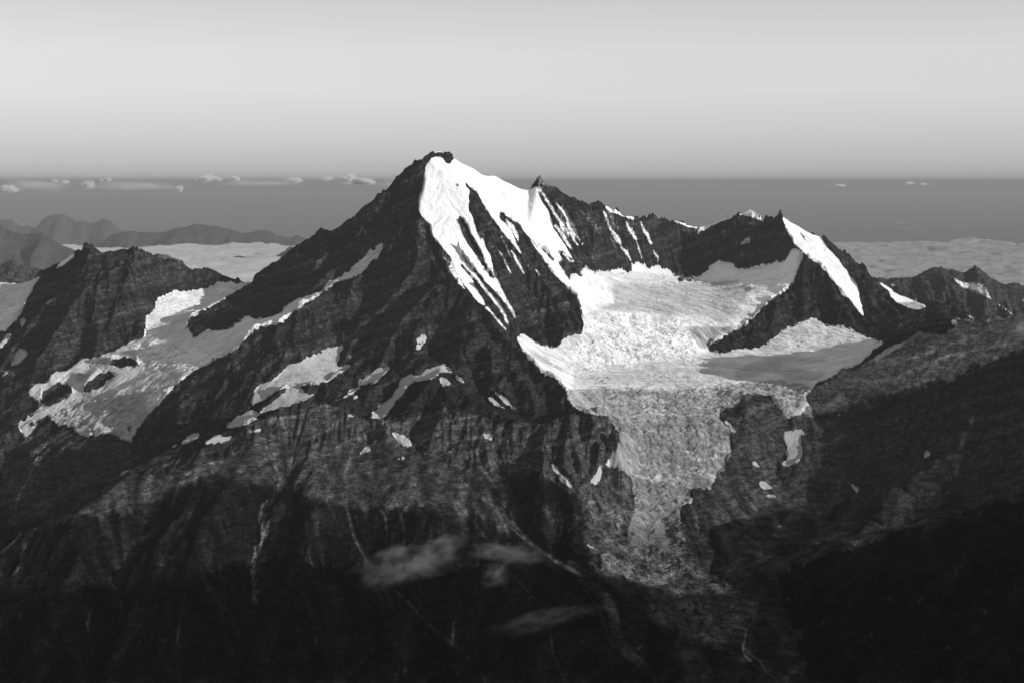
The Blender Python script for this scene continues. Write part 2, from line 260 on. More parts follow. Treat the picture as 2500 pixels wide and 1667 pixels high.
# ---- ground tones (ground cover albedo, with light and shade put into some zones)
TONES = [  # (outline, albedo, edge softness px)
 (q("I 0,880 400,900 900,620 1500,500 2100,560 J 0,545 250,640 600,720 840,790 950,890 1100,790 1260,810 1400,800 1600,810 1850,900 2050,1060 2352,1200 K 720,700 780,1090 850,1344 O 1000,700 1300,1200 1400,1344 M 0,1344"), 0.010, 24),      # forest, darkened further in place of valley shade
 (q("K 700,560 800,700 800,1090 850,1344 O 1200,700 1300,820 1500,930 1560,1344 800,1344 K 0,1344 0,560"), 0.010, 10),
 (q("L 0,300 700,150 1900,0 2352,-50 2352,760 1900,850 1500,970 870,1110 600,1344 0,1344 K 1950,1344 1600,1100 1700,700"), 0.042, 14),  # right valley slope, its tone raised for sunlight that misses it
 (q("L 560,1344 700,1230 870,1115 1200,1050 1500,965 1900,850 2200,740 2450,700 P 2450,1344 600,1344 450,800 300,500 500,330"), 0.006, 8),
 (q("J 0,180 190,85 420,15 600,-8 750,-25 900,25 1000,85 1200,105 1330,45 1450,0 1630,-25 1800,0 2000,60 2250,130 K 220,130 300,150 560,80 720,45 940,60 1020,180 1040,250 990,390 850,500 740,520 690,660 500,560 300,500 0,480 J 1800,560 1650,480 1400,420 1000,440 800,420 650,480 600,700 280,640 0,520"), 0.062, 5),
 (q("J 850,290 1100,280 1300,340 1500,380 1650,480 1800,570 2100,850 2200,1010 1900,870 1650,805 1400,805 1330,870 1250,805 1100,785 1000,900 950,870 840,790 700,780 600,745 640,620 650,460"), 0.055, 12),
 (q("F 940,672 1250,505 1500,335 1750,295 2100,272 2400,240 2400,480 2000,660 1600,765 1400,840 1100,920 600,1100 560,900 620,820"), 0.24, 8),  # right cliff band, soft light painted in as a paler tone
 (q("Z 1720,1040 1830,960 1900,960 1960,1000 2040,1020 2080,1120 1980,1260 1880,1330 1720,1300 1700,1180"), 0.055, 12),
 (q("L 1915,40 1932,90 1880,220 1830,330 1835,390 1780,530 1700,650 1600,850 1400,970 1200,1020 1000,1080 850,1112 1000,1020 1100,870 1300,700 1500,540 1700,400 1790,340 1850,200"), 0.11, 5),  # scree fan, brightened in tone because the sun does not reach it
 (q("J 200,500 320,535 280,640 240,730 190,870 120,1050 70,1180 58,1344 34,1344 28,1180 90,1040 130,880 190,720"), 0.11, 3),
 (q("N 30,260 60,260 55,400 66,560 64,690 50,690 35,560"), 0.08, 2),
 (q("J 250,720 330,740 390,860 330,960 250,980 210,900"), 0.02, 8),
 (q("F 1105,520 1175,480 1260,438 1400,372 1530,312 1640,270 1750,252 1760,325 1680,345 1560,385 1500,345 1400,420 1250,480 1110,565"), 0.015, 3),
 (q("C 1110,1098 1190,1040 1290,900 1400,840 1580,740 1640,790 1760,850 1900,920 2030,1000 2230,1060 2250,1140 2000,1060 1700,985 1450,1000 1330,1040 1200,1105"), 0.018, 4),
 (q("I 0,1170 200,1000 500,830 900,640 1250,480 1650,420 1900,250 2150,200 2200,380 1800,480 1450,600 1250,760 900,920 700,850 400,920 100,1100 0,1250"), 0.055, 14),  # this outline and the next are lightened to offset the cast shade
 (q("H 300,1190 600,1230 1000,1300 1100,1344 I 1100,480 700,700 300,900 0,900 0,200 200,230"), 0.050, 16),
]
TRACKS = [ # stream beds and stone runs: (line, width px, albedo)
 (q("J 790,700 820,780 850,880 880,1020 930,1130 990,1240"), 6, .11), (q("J 1040,700 1110,820 1150,900 1160,1040"), 4, .10), (q("J 1145,1060 1165,1160"), 3, .08),
 (q("J 1195,640 1240,780 1290,920 1305,1000 1290,1130"), 5, .11), (q("J 1390,790 1310,900"), 3, .08), (q("J 890,850 915,900 935,990"), 4, .08),
 (q("J 1500,480 1650,670 1800,830 1900,960 2000,1085"), 5, .10), (q("J 1750,560 1900,690 2100,850 2240,980 2352,1095"), 6, .11), (q("J 1700,760 1850,900 1970,1010"), 3, .06),
 (q("K 0,760 60,850 130,930 250,1030 330,1100 430,1170 560,1260 720,1344 O 720,460 850,560"), 9, .09), (q("O 700,450 850,560 960,680 1000,800 1030,950 1100,1080 1250,1200 1350,1340"), 24, .05),
 (q("O 700,480 800,620 900,780 960,960 1030,1080"), 5, .05), (q("N 1200,560 1320,670 1430,790 1500,850 1600,940 1750,1070 1870,1170 1940,1260 1970,1344"), 4.5, .085), (q("N 1310,530 1400,650 1440,720 1500,850"), 4, .06),
 (q("N 940,230 1010,360 1080,470 1150,600 1220,740"), 4, .055), (q("O 120,400 230,520 320,610 440,740 490,830 480,950 520,1150 620,1344"), 4, .05), (q("K 100,300 300,620 420,800"), 3, .03),
 (q("I 390,250 370,300 310,350 300,400 260,490 230,590 180,650 150,720 130,800 120,870"), 3, .20), (q("I 560,450 530,500 513,545"), 2.5, .14), (q("I 180,970 160,1030 100,1090 20,1160"), 3, .15), (q("I 295,630 300,850"), 2, .06),
 (q("I 700,730 610,775"), 2, .1), (q("O 2045,878 2090,908 2080,980 2062,1050 2070,1100 2130,1170 2210,1245"), 3.2, .30), (q("O 2075,1050 2120,1110 2190,1150 2250,1250 2352,1320"), 2.4, .2), (q("L 1920,50 1870,220 1800,360 1740,500 1690,620"), 3, .14),
 (q("K 400,380 550,540 690,680 800,760"), 4, .08), (q("K 150,260 300,430 520,590 650,690"), 5, .10), (q("D 870,1080 890,1130 915,1220"), 3, .22), (q("K 460,130 540,260"), 2, .16), (q("I 1450,600 1700,440 1900,500 2200,520"), 5, .05), (q("I 1840,490 1920,580"), 4, .06),
 (q("J 470,350 540,250 600,170"), 4, .13), (q("J 440,380 520,240"), 3, .12),
]
# rough, crevassed ice; dirt on it, plus pale zones with light painted in
ICEFALL = [q("D 760,250 1000,210 1300,240 1400,290 1600,280 1700,380 1750,500 1700,540 1560,600 1450,600 1200,640 1000,660 830,660 700,600 650,530 760,380"),
           q("D 600,850 900,835 1400,855 1800,825 2352,760 F 600,800 580,960 420,1080 350,1010 280,900 D 2300,1000 1900,1000 1950,1170 K 1980,350 1900,520 1640,650 1560,800 1560,950 1640,1190 1740,1300 1300,1344 1100,1000 1150,600 1040,480 1040,300 1030,180 950,50 780,30 D 650,990"),
           q("H 1100,480 1350,470 1750,540 1600,690 1150,680 1100,560"), q("H 400,1050 700,920 1160,850 1400,850 1240,1020 1060,1290 780,1220 480,1150"), q("H 0,200 190,150 180,240 30,370 0,365")]
DIRT_AND_LIGHT = [(q('B 1560,925 1700,930 1790,830 1890,780 2352,770 E 520,700 460,990 200,1180 B 2000,1000 1700,960'), .93, 6), (q('H 0,700 700,560 1150,430 1500,700 1300,1344 0,1344'), .50, 10), (q('B 1000,980 1300,1000 1700,980 2050,960 2100,1100 1900,1344 D 1700,250 1300,220 1000,190 B 900,1200 950,1080'), 0.44, 12), (q('d 1000,0 1500,390 1700,130 1950,200 2352,600 2352,800 1700,1050 1650,700'), .84, 8), (q("D 600,850 900,835 1400,855 1800,825 2352,760 F 600,800 580,960 420,1080 D 1900,1000 1900,1344 1050,1344 950,1060 650,990"), 0.26, 8), (q("K 900,100 2000,120 2080,350 2000,560 1740,700 1500,800 1150,600 960,480 1000,250"), 0.20, 22),  # palest outlines paint light onto the shaded upper basin and the left apron
        (q("K 1150,560 1640,650 1560,800 1560,950 1640,1190 1740,1300 1300,1344 1100,1000 1120,800"), 0.19, 16), (q("K 850,520 960,470 1050,480 1150,560 1180,800 1110,1000 1150,1150 1250,1344 850,1344 780,1090 820,900 740,640"), 0.035, 7),
        (q("O 880,260 1250,260 1700,280 1800,470 2060,700 2130,830 1950,1060 1640,1040 1560,920 1330,830 1250,560 900,500"), 0.07, 10), (q("O 1300,700 1340,680 1480,680 1500,800 1600,720 1700,700 1900,760 1930,900 1940,1000 1650,1020 1560,900 1350,860"), 0.13, 10),
        (q("D 1970,720 2100,640 2352,590 F 0,600 250,575 600,580 770,600 750,630 550,620 250,640 600,690 760,720 600,790 400,790 370,740 270,690 150,740 0,770 D 2000,740"), 0.46, 6),
        (q("H 400,1050 700,920 1160,850 1240,1020 1060,1290 780,1220 480,1150"), 0.30, 14), (q("H 1230,730 1600,680 1500,740 1250,790"), .42, 6), (q("D 1600,330 1750,330 2040,330 1850,420 1760,520 1700,500"), 0.25, 6),
        (q("D 1880,180 2030,170 2060,195 1960,200"), .2, 3), (q("D 1760,300 1850,275 1860,290 1770,310"), .2, 3), (q("D 2060,0 2090,0 2150,10 2100,60 2070,60"), .25, 3), (q("D 820,700 2000,640 1700,730 1500,790 1000,800 600,790"), 0.55, 10),
        (q("D 240,480 420,580 560,660 640,700 560,690 400,620"), 0.4, 4), (q("H 600,760 640,720 700,690 760,640 860,560 900,620 800,700 660,790"), .35, 5), (q("H 960,540 1080,500 1140,600 1000,580"), .4, 5)]

# ------------------------------------------------------------------ terrain skeleton: ridge, gully and foot lines as (photo x, photo y, distance)
S = []
def ln(s, back=None):
    pts = []
    for k in s.split():
        a = k.split(','); pts.append(wp(float(a[0]), float(a[1]), float(a[2])))
    S.append(pts)
    if back:
        for f in (1.0, 2.2):
            S.append([(x, y + back[0] * f, z - back[1] * f) for x, y, z in pts])
    return pts
# skylines
ln("554,681,132.5 570,690,133.5 600,692,134 637,687,133.5 662,670,132.5 694,638,131.5 725,614,131 746,596,131 778,569,131 814,562,131.2 838,545,131.3 877,518,131.3 909,495,131.2 957,459,131 970,441,131 1014,396,131 1061,366,131", (5, 5.2))
ln("1061,366,131 1106,385,131.5 1130,399,131.8 1155,411,132.2 1175,426,132.6 1192,429,133 1207,428,133.3 1230,441,133.7 1255,453,134 1273,461,134.2 1292,464,134.5 1308,457,134.8", (5, 5))
ln("1308,457,134.8 1310,444,134.8 1316,443,134.8 1325,453,135 1361,467,135.5 1367,480,135.8 1393,486,136.5 1399,498,136.8 1423,495,137.2 1438,504,137.5 1447,499,137.8 1462,494,138 1472,497,138.2 1477,501,138.3 1521,525,140 1551,535,141 1557,530,141.3 1565,534,141.6 1587,534,142.2 1614,532,143 1640,537,144 1682,549,146 1709,555,147 1730,549,147.5 1765,535,147.5 1807,522,147 1818,514,147 1831,510,147 1845,515,146.4 1853,524,146 1858,535,145.5 1880,534,143 1890,530,141.5 1904,526,140", (5, 5))
ln("1904,526,140 1925,538,140.5 1967,564,141 2005,581,141 2023,593,141 2053,613,141 2065,617,141 2080,635,140.5 2107,650,140 2121,672,139.5 2172,704,138.5 2217,727,137.5 2261,750,136.5", (5, 5))
ln("2261,750,136.5 2294,741,134 2321,729,132.5 2345,748,131.5 2380,776,130.5 2500,806,128 2800,830,126", (5, 5))
ln("208,593,128 226,598,128.3 238,611,128.6 268,613,128.8 292,613,128.8 310,610,128.6 322,605,128.4 327,602,128.4 336,605,128.6 363,620,129 399,634,129.5 432,647,130 473,662,130.7 487,663,131 500,657,131.2 521,665,131.7 554,681,132.5", (5, 5))
ln("208,593,128 184,617,129.5 131,656,132.3 107,671,134 50,692,140 0,690,145 -150,680,150 -400,670,154", (4, 4))
ln("131,656,130.5 110,675,131 80,700,131 66,730,129 57,757,127 45,780,125.5 20,802,124 0,812,123 -80,850,121 -300,900,119")
ln("60,715,137 40,740,134.5 10,780,131 -100,800,130")
# main pyramid
ln("1061,366,131 1048,390,130 1040,408,129.5 1034,430,128.7 1032,465,127.5 1022,510,126 1037,542,125 1052,569,123.7 1064,608,122 1073,652,120 1110,690,117.5 1167,739,114.5 1205,785,112.8 1240,828,111 1268,849,110.2 1310,896,108 1328,914,107.3 1352,922,106.5 1378,956,105 1390,983,104 1408,1000,102.8 1440,1010,101.5")
ln("938,596,127 909,638,125.5 868,673,124 820,688,122.5 790,709,121 725,740,118.5 690,765,117.6 650,787,117.2 600,800,116.8")
ln("619,804,113.3 565,861,112.6 520,885,112.2 476,905,111.5 446,923,110.8 408,965,109.5 369,1003,108.4 336,1042,107 312,1096,105.5")
ln("667,795,114 619,804,113.3"); ln("790,712,118.8 725,745,116 667,795,114")
ln("870,790,115"); ln("960,780,114"); ln("1000,880,109.8"); ln("850,900,110"); ln("750,900,109.5"); ln("650,930,108")
ln("1100,700,117.2 1085,712,116.4 1040,762,114.0 1010,830,111.0 990,890,109.0"); ln("1125,728,116.6 1090,800,113.3 1075,872,110.7"); ln("1167,739,114.5 1150,770,112.7 1128,815,110.7 1110,870,108.8"); ln("1195,800,111.5 1175,880,108.6"); ln("1225,850,108.9 1200,930,106.2"); ln("1030,620,121.6 985,680,119.6 930,770,115.6 900,830,113.0"); ln("960,650,121.8 900,740,118.2 850,820,114.9"); ln("1250,940,105.5"); ln("940,700,119.5")
ln("560,815,117 500,850,116 450,855,116.6 400,870,116.4 300,950,112.3 280,1000,110.5 320,1075,107.8 250,1060,108.3 150,1060,109.5")
ln("455,810,119 452,801,119.5 488,760,123.5 550,730,127.5 595,702,131.5"); ln("464,835,117.5 550,807,118 613,785,118.4 667,774,119.5")
ln("580,740,127.5"); ln("520,740,129 430,765,125.3 400,785,123.3 420,830,118.6 360,850,118.3"); ln("417,712,129.3 458,713,130 506,702,130.8")
# left rocky peak foot
ln("417,712,129.3 378,733,127 357,771,124 354,819,121.3 321,837,120.5 304,843,120 256,861,119 208,871,118.5 179,893,117.8 119,908,116.8 119,932,115.8 68,953,115")
ln("0,900,119.5 -200,950,119"); ln("0,1000,114.5 120,1000,112.8 200,1010,111.5"); ln("0,1100,109 150,1100,106.8 250,1120,105.5 312,1110,104.8"); ln("0,1200,104.3 150,1200,101.5 280,1160,101.8 350,1135,102.5")
ln("0,1300,99.3 110,1275,97.5 200,1228,97"); ln("-300,1100,110"); ln("-300,1250,102")
ln("330,640,127.2 300,760,123"); ln("240,640,126.6 200,760,121.8")
# face of the pyramid and the cirque
ln("1150,500,127.5 1200,620,124 1300,720,121.3"); ln("1261,822,113.8 1280,818,114.6 1319,841,116.2 1352,849,117 1384,827,118.2 1425,808,119.3 1423,757,121.7 1413,730,122.8 1381,698,124.3 1331,647,126.5 1290,560,129.3")
ln("1345,855,115.8 1300,862,113.6 1330,890,112.6 1400,930,111.5")
ln("1420,656,128.8 1460,665,131.5 1500,668,134 1545,665,137 1600,672,139.5 1640,676,141 1700,677,141.8 1735,655,142 1780,645,142 1825,650,141.5 1900,648,138.5 1940,620,137")
ln("1450,560,133.6 1500,600,135.6 1600,610,141.5 1700,620,144 1800,600,143.5")
ln("1450,740,124.3 1600,740,128 1750,740,130.5 1840,730,132 1890,690,135"); ln("1430,775,121.5 1480,768,122.5 1550,765,124.3 1640,775,124.8 1700,800,124 1760,800,126.8")
ln("1400,885,116 1450,893,116.8 1500,895,117.4 1560,890,118 1620,885,118.6 1700,873,120.5"); ln("1500,925,113.5 1600,925,114 1750,925,114.5 1900,915,117")
ln("1400,955,108 1500,956,108.6 1600,955,109 1700,950,109.5 1800,945,110.5 1900,940,112 1950,930,113"); ln("1450,990,106 1500,1050,104 1600,1060,104.2 1700,1045,105 1780,1035,105.5")
ln("1540,1150,101 1600,1150,101.3 1700,1140,102.2 1770,1120,103"); ln("1500,1200,99 1600,1250,98 1660,1240,98.6"); ln("1480,1300,95.2 1600,1330,94.9 1680,1310,96"); ln("1560,1400,91.8 1640,1410,91.9 1720,1400,92.6"); ln("1650,1500,88.2 1750,1510,88.2 1850,1500,89")
# right peak
ln("1904,526,140 1919,558,139 1940,596,137.5 1967,620,136 2005,653,134.5 2053,712,132 2098,763,130 2121,799,128.8 2150,820,127.6 2172,830,127")
ln("1967,620,136 1955,640,135.5 1943,677,134.3 1904,718,132.3 1874,739,131 1839,778,129 1809,799,127.7 1783,813,126.5 1733,846,123.8 1727,862,122.6")
ln("1760,872,121.5 1800,852,123.5 1845,855,124.6 1865,843,125.4 1904,816,127.2 1943,798,128.3 1990,777,129.3 2014,792,128.7 2074,804,128 2127,828,126.3")
ln("1850,880,121 2000,860,124.2 2100,865,122.5"); ln("2077,677,135.5 2110,740,132.6 2150,800,129.4"); ln("2200,740,134.5"); ln("2200,790,130 2260,800,128")
# right ridge
ln("1961,970,109 1984,941,110 2030,925,111.5 2083,898,113.5 2108,875,116 2130,855,117 2175,829,115.5 2217,810,114 2255,792,113 2290,780,112.5 2321,774,112 2360,785,111 2383,777,110.5 2425,779,109.5 2500,770,107 2800,750,103")
ln("2130,862,120 2180,842,121 2260,815,121 2400,812,119 2700,800,117")
ln("2000,985,108.6 2100,948,110 2200,905,110 2300,870,109 2450,858,105.6 2700,850,102"); ln("1967,990,107.8 1960,1060,106.3 1900,1130,104.4 1850,1240,100.8")
ln("2000,1100,104.8 2150,1060,105.5 2300,1010,104.3 2450,960,102.3 2700,930,99"); ln("2100,1200,101.8 2300,1140,101.2 2450,1090,99.3 2700,1060,96"); ln("2050,1290,98.7 2120,1295,98.4 2250,1270,98 2400,1235,96 2500,1210,95 2700,1150,93")
ln("1820,965,108.3 1870,972,108.6 1880,1000,107.4"); ln("1820,1025,105.6 1800,1100,103.8"); ln("1900,1350,95.5 1800,1350,95.2 1760,1290,97")
ln("1940,1400,92 1985,1372,91.5 2060,1330,91.5 2160,1312,91 2250,1285,90.5 2350,1262,90 2450,1222,89.5 2700,1170,87.5")
ln("1900,1480,89 1960,1560,85.5"); ln("2200,1500,84 2450,1450,83.5 2700,1420,82")
# cliff shoulder in front
ln("0,1350,91.5 100,1295,92.5 208,1240,93.5 342,1149,96 480,1085,98 560,1050,99.2 657,1021,100 725,1000,100.5 779,995,100.5 823,990,100.5 868,1004,100.5 898,1021,100.5 927,1027,100.8 957,1029,101 996,1010,101.3 1032,998,101.8 1090,1000,102 1180,1015,101.8 1250,1035,101 1289,1045,100.5 1367,1024,100.5 1430,1015,100.5 1480,1018,100.3 1503,1053,99.2")
ln("400,1105,102 500,1065,103.2 620,1015,104 750,985,104 823,984,104 880,996,103.8 940,1015,103.8 1000,990,103.6")
ln("1000,955,104.5 1076,914,105.3 1170,960,104.5 1250,1000,103.5"); ln("1076,892,107.6 1170,935,106.3"); ln("1300,1020,102.6 1380,1005,102.5")
ln("560,1110,97.5 700,1082,99.2 830,1090,99.1 920,1080,99.1 1030,1100,98.9 1160,1062,99.9 1260,1080,99.4 1319,1089,99.2 1414,1068,99.2 1474,1064,99")
ln("1330,1150,97 1420,1150,97.6"); ln("1510,1070,101.5 1490,1110,100 1440,1150,98.3 1440,1200,96.8 1445,1300,93.8 1470,1400,90.8 1560,1480,88.5 1650,1560,86")
ln("500,1180,95 640,1180,95.7 760,1200,95.3 850,1230,94.7 1000,1235,94.4 1150,1240,94.4 1250,1230,95 1330,1210,95.5")
ln("-300,1500,88 0,1450,89.3 200,1420,89.6 400,1400,90.3 600,1400,90.8 800,1400,90.8 1000,1400,90.8 1200,1380,91.3 1350,1370,91.3")
ln("-400,1667,84 0,1667,84 300,1667,84.3 600,1667,84.8 900,1667,84.5 1200,1667,84 1500,1667,82.8 1750,1667,81.5 1900,1667,81.5 2200,1667,79 2500,1640,77 2900,1600,76")
ln("-600,2150,70 3100,2150,70")
ln("690,1190,96.3 640,1260,94.7 620,1330,93.0 612,1430,91.0 612,1560,87.9"); ln("560,1185,94.3 500,1280,92.0 450,1400,89.3 420,1550,86.0"); ln("765,1250,93.6 745,1350,90.8 725,1500,87.3")
ln("850,1255,94.6 880,1330,93.0 930,1400,91.5 1010,1500,89.2 1100,1590,87.0"); ln("1010,1265,93.2 1070,1350,91.0 1140,1480,87.7"); ln("1240,1262,95.2 1300,1330,93.4 1360,1390,91.9"); ln("1180,1260,93.4 1260,1400,90.2 1330,1520,87.0")
ln("200,1330,91.2 150,1450,88.2 120,1600,85.0"); ln("330,1250,94.4 300,1400,91.2 280,1600,86.6"); ln("1420,1240,95.5 1400,1330,92.7"); ln("2300,1080,101.3 2200,1180,100.6 2120,1260,98.3")
S.append([(-75, 165, -20), (-45, 165, -20), (-30, 165, -25), (75, 165, -25)]); S.append([(-75, 150, -13), (-75, 120, -15), (-70, 95, -22), (-70, 70, -33)]); S.append([(75, 150, -18), (72, 120, -14), (72, 100, -9), (66, 85, -18), (62, 70, -30)])

V = []
for pts in S:
    for i in range(len(pts)):
        V.append(pts[i])
        if i + 1 < len(pts):
            a, b = pts[i], pts[i + 1]; d = math.hypot(a[0] - b[0], a[1] - b[1]); n = int(d / 1.0)
            for k in range(1, n + 1):
                t = k / (n + 1); V.append(tuple(a[c] + (b[c] - a[c]) * t for c in range(3)))
co = [Vector((v[0], v[1])) for v in V]
r = delaunay_2d_cdt(co, [], [], 0, 1e-3)
ov, tris = r[0], r[2]
zs = np.array([V[o[0]][2] if o else 0 for o in r[3]])
xy = np.array([(v.x, v.y) for v in ov])

STEP = 0.07
X0, X1, Y0, Y1 = -58.0, 58.0, 71.0, 158.0
NX, NY = int((X1 - X0) / STEP) + 1, int((Y1 - Y0) / STEP) + 1
gx1 = (X0 + np.arange(NX) * STEP); gy1 = (Y0 + np.arange(NY) * STEP)
base = np.full((NY, NX), -30.0, f32)
for t in tris:
    p = xy[list(t)]; z3 = zs[list(t)]
    for k in range(1, len(t) - 1):
        pa, pb, pc = p[0], p[k], p[k + 1]; za, zb, zc = z3[0], z3[k], z3[k + 1]
        mnx, mny = np.minimum(np.minimum(pa, pb), pc); mxx, mxy = np.maximum(np.maximum(pa, pb), pc)
        i0, i1 = max(0, int((mnx - X0) / STEP)), min(NX, int((mxx - X0) / STEP) + 2); j0, j1 = max(0, int((mny - Y0) / STEP)), min(NY, int((mxy - Y0) / STEP) + 2)
        if i1 <= i0 or j1 <= j0: continue
        gx, gy = np.meshgrid(gx1[i0:i1], gy1[j0:j1])
        den = (pb[1] - pc[1]) * (pa[0] - pc[0]) + (pc[0] - pb[0]) * (pa[1] - pc[1])
        if abs(den) < 1e-12: continue
        l1 = ((pb[1] - pc[1]) * (gx - pc[0]) + (pc[0] - pb[0]) * (gy - pc[1])) / den
        l2 = ((pc[1] - pa[1]) * (gx - pc[0]) + (pa[0] - pc[0]) * (gy - pc[1])) / den
        l3 = 1 - l1 - l2; ins = (l1 >= -1e-6) & (l2 >= -1e-6) & (l3 >= -1e-6)
        base[j0:j1, i0:i1][ins] = (l1 * za + l2 * zb + l3 * zc)[ins]
GX, GY = np.meshgrid(gx1.astype(f32), gy1.astype(f32))
base0 = base.copy(); base = blur(base, 2, 2)

# ---- survey masks on the raster, then on the ground
snowA = raster([FACE] + [CREST_SNOW, COL_SNOW, SADDLE_SNOW, DOME, STRIP, LOWSTRIP, CORNICE]); raster(FACE_ROCK + STRIP_ROCK, snowA, 0.0); raster(RIB_SNOW, snowA, 1.0)
iceA = raster([CIRQUE, WEST, FARWEST]); raster(CIRQUE_ROCK + WEST_ROCK, iceA, 0.0)
patchA = raster([p[0] for p in PATCHES] + WALL_SNOW)
roughA = blur(raster(ICEFALL), 6, 2)
soft = blur(np.maximum(np.maximum(snowA, iceA), patchA), 3, 2)
def survey(a, z, dx=0, dy=0):
    px, py = project(GX, GY, z)
    return bil(a, px - SX0 + dx, py - SY0 + dy)
snow0 = survey(soft, base); ice0 = survey(blur(iceA, 4, 2), base); rough0 = survey(roughA, base) * ice0

SMOOTH = [q('J 850,290 1100,280 1300,340 1500,380 1650,480 1800,570 2100,850 2200,1010 1900,870 1650,805 1400,805 1330,870 1250,805 1100,785 1000,900 950,870 840,790 700,780 600,745 640,620 650,460'), q('J 1700,560 2352,1100 K 720,1344 500,1150 200,850 0,650'), TONES[9-2][0], q('I 0,1170 200,1000 500,830 900,640 1250,480 1650,420 1900,350 2200,380 2250,760 1500,600 1250,760 900,920 700,850 400,920 100,1100 0,1250')]
smz = survey(blur(raster(SMOOTH), 8, 2), base)
# ---- gullies that run down the fall line: noise smeared along the slope
lo = 2
bs = blur(base, 10, 2)
gyv, gxv = np.gradient(bs, STEP)
slope = np.hypot(gxv, gyv)
def lic(noise, dirx, diry, n, st):
    acc = noise.copy(); wsum = 1.0
    for sgn in (1, -1):
        cx, cy = np.meshgrid(np.arange(noise.shape[1], dtype=f32), np.arange(noise.shape[0], dtype=f32))
        for k in range(n):
            ddx = bil(dirx, cx, cy); ddy = bil(diry, cx, cy)
            cx = cx + sgn * st * ddx; cy = cy + sgn * st * ddy
            wgt = 1 - (k + 1) / (n + 1); acc += wgt * bil(noise, cx, cy); wsum += wgt
    acc -= acc.mean(); return acc / (acc.std() + 1e-6)
sub = slice(None, None, lo)
gxs, gys = GX[sub, sub], GY[sub, sub]
ci, cj = np.meshgrid(np.arange(NX, dtype=f32) / lo, np.arange(NY, dtype=f32) / lo)
def fall(zz, r, wa, wsc, seed):
    b2, a2 = np.gradient(blur(zz, r, 2), STEP); mg = np.hypot(a2, b2) + 0.05
    return ((a2 / mg + wa * vnoise(GX / wsc, GY / wsc, seed))[sub, sub], (b2 / mg + wa * vnoise(GX / wsc, GY / wsc, seed + 1))[sub, sub])
wX = GX + .5 * fbm(GX / 1.6, GY / 1.6, 7, 3); wY = GY + .5 * fbm(GX / 1.6, GY / 1.6, 8, 3)
dxn, dyn = fall(base, 9, .5, 2.2, 90)
dxn0, dyn0 = fall(base, 16, .35, 5.0, 86)
g_huge = bil(lic(fbm(wX[sub, sub] / 4.2, wY[sub, sub] / 4.2, 19, 2, .5), dxn0, dyn0, 12, 3.0), ci, cj)
g_big = bil(lic(fbm(wX[sub, sub] / 1.9, wY[sub, sub] / 1.9, 3, 3, .6), dxn, dyn, 11, 1.7), ci, cj)
zz = base + .5 * (0.75 - np.abs(g_huge)) + .30 * (0.75 - np.abs(g_big))
dxn, dyn = fall(zz, 4, .45, .9, 94)
g_mid = bil(lic(fbm(wX[sub, sub] / 0.75, wY[sub, sub] / 0.75, 13, 3, .6), dxn, dyn, 10, 1.1), ci, cj)
zz = zz + .15 * (0.75 - np.abs(g_mid))
dxn, dyn = fall(zz, 2, .4, .5, 98)
g_fin = bil(lic(fbm(gxs / 0.34, gys / 0.34, 23, 2, .6), dxn, dyn, 6, .8), ci, cj)
g_fib = vnoise(GX / .16, GY / .16, 29) + .6 * g_fin
rid = lambda g: 0.75 - np.abs(g)
sl_w = sstep(0.15, 0.9, slope)
rockw = 1 - sstep(0.35, 0.65, snow0)
near_crest = 1.0
n1 = fbm(GX / 6.0, GY / 6.0, 41, 5, .5, True); n2 = fbm(GX / 1.3, GY / 1.3, 51, 4, .55); n3 = fbm(GX / 0.45, GY / 0.45, 61, 3, .6, True)
forest = sstep(-20.5, -23.0, base + 1.2 * n1)
frm = np.maximum(survey(blur(raster([q('Z -300,1400 0,1345 I 200,1150 700,800 1150,520 1700,400 2200,240 J 400,250 650,300 1000,330 1500,330 2000,500 2352,620 K 780,1090 O 900,500 1300,800 1560,1344 1560,2600 Z -400,2600')]), 14, 2), base), sstep(-20, -23, base)) * (GY < 112)
big = fbm(GX / 7, GY / 9, 47, 3, .5, True)
crest = sstep(.12, .45, base0 - blur(base0, 7, 2)) * sstep(-19, -12, base0)
amp = (0.35 + 0.65 * sl_w) * (1 - .72 * smz) * (1 - .55 * frm)
dome0 = survey(blur(raster([DOME, COL_SNOW]), 5, 2), base)
smx, smy, _z = wp(1066, 368, 131); crest *= (1 - sstep(.1, .4, dome0)) * (1 - .85 * np.exp(-((GX - smx) ** 2 + (GY - smy) ** 2) / 1.2))
dz = rockw * amp * (0.55 * rid(g_huge) * (1 - .7 * crest) + 0.25 * rid(g_big) + 0.11 * rid(g_mid) + 0.04 * rid(g_fin) + 0.24 * n2 + 0.13 * n3 + .03 * g_fib) + 0.16 * n1 * rockw + .55 * (big - .3) * frm * (1 - smz)
# bedding: tilted rock layers stand out as small steps
warp = 0.5 * fbm(GX / 5, GY / 5, 71, 3)
lay = (base + dz) - 0.34 * GX + 0.10 * GY + 1.6 * warp
step1 = np.abs(((lay / 0.62) % 1.0) - 0.5) * 2; step2 = np.abs(((lay / 0.23 + 1.3 * vnoise(GX / 2, GY / 2, 72)) % 1.0) - 0.5) * 2
dz += rockw * sl_w * (0.085 * (step1 - .5) + 0.035 * (step2 - .5)) * (0.4 + 0.6 * sstep(-.3, .4, fbm(GX / 7, GY / 7, 75, 2)))
# crags along the highest crests
spk = fbm(GX / .42, GY / .42, 81, 3, .65, True)
dz += crest * rockw * (.06 + .25 * np.maximum(spk, -.2)) + .3 * crest * (base0 - base)
gx_, gy_, _z = wp(1315, 450, 134.8); dz += .48 * np.exp(-((GX - gx_ - .05) ** 2 / .07 + (GY - gy_) ** 2 / .2))
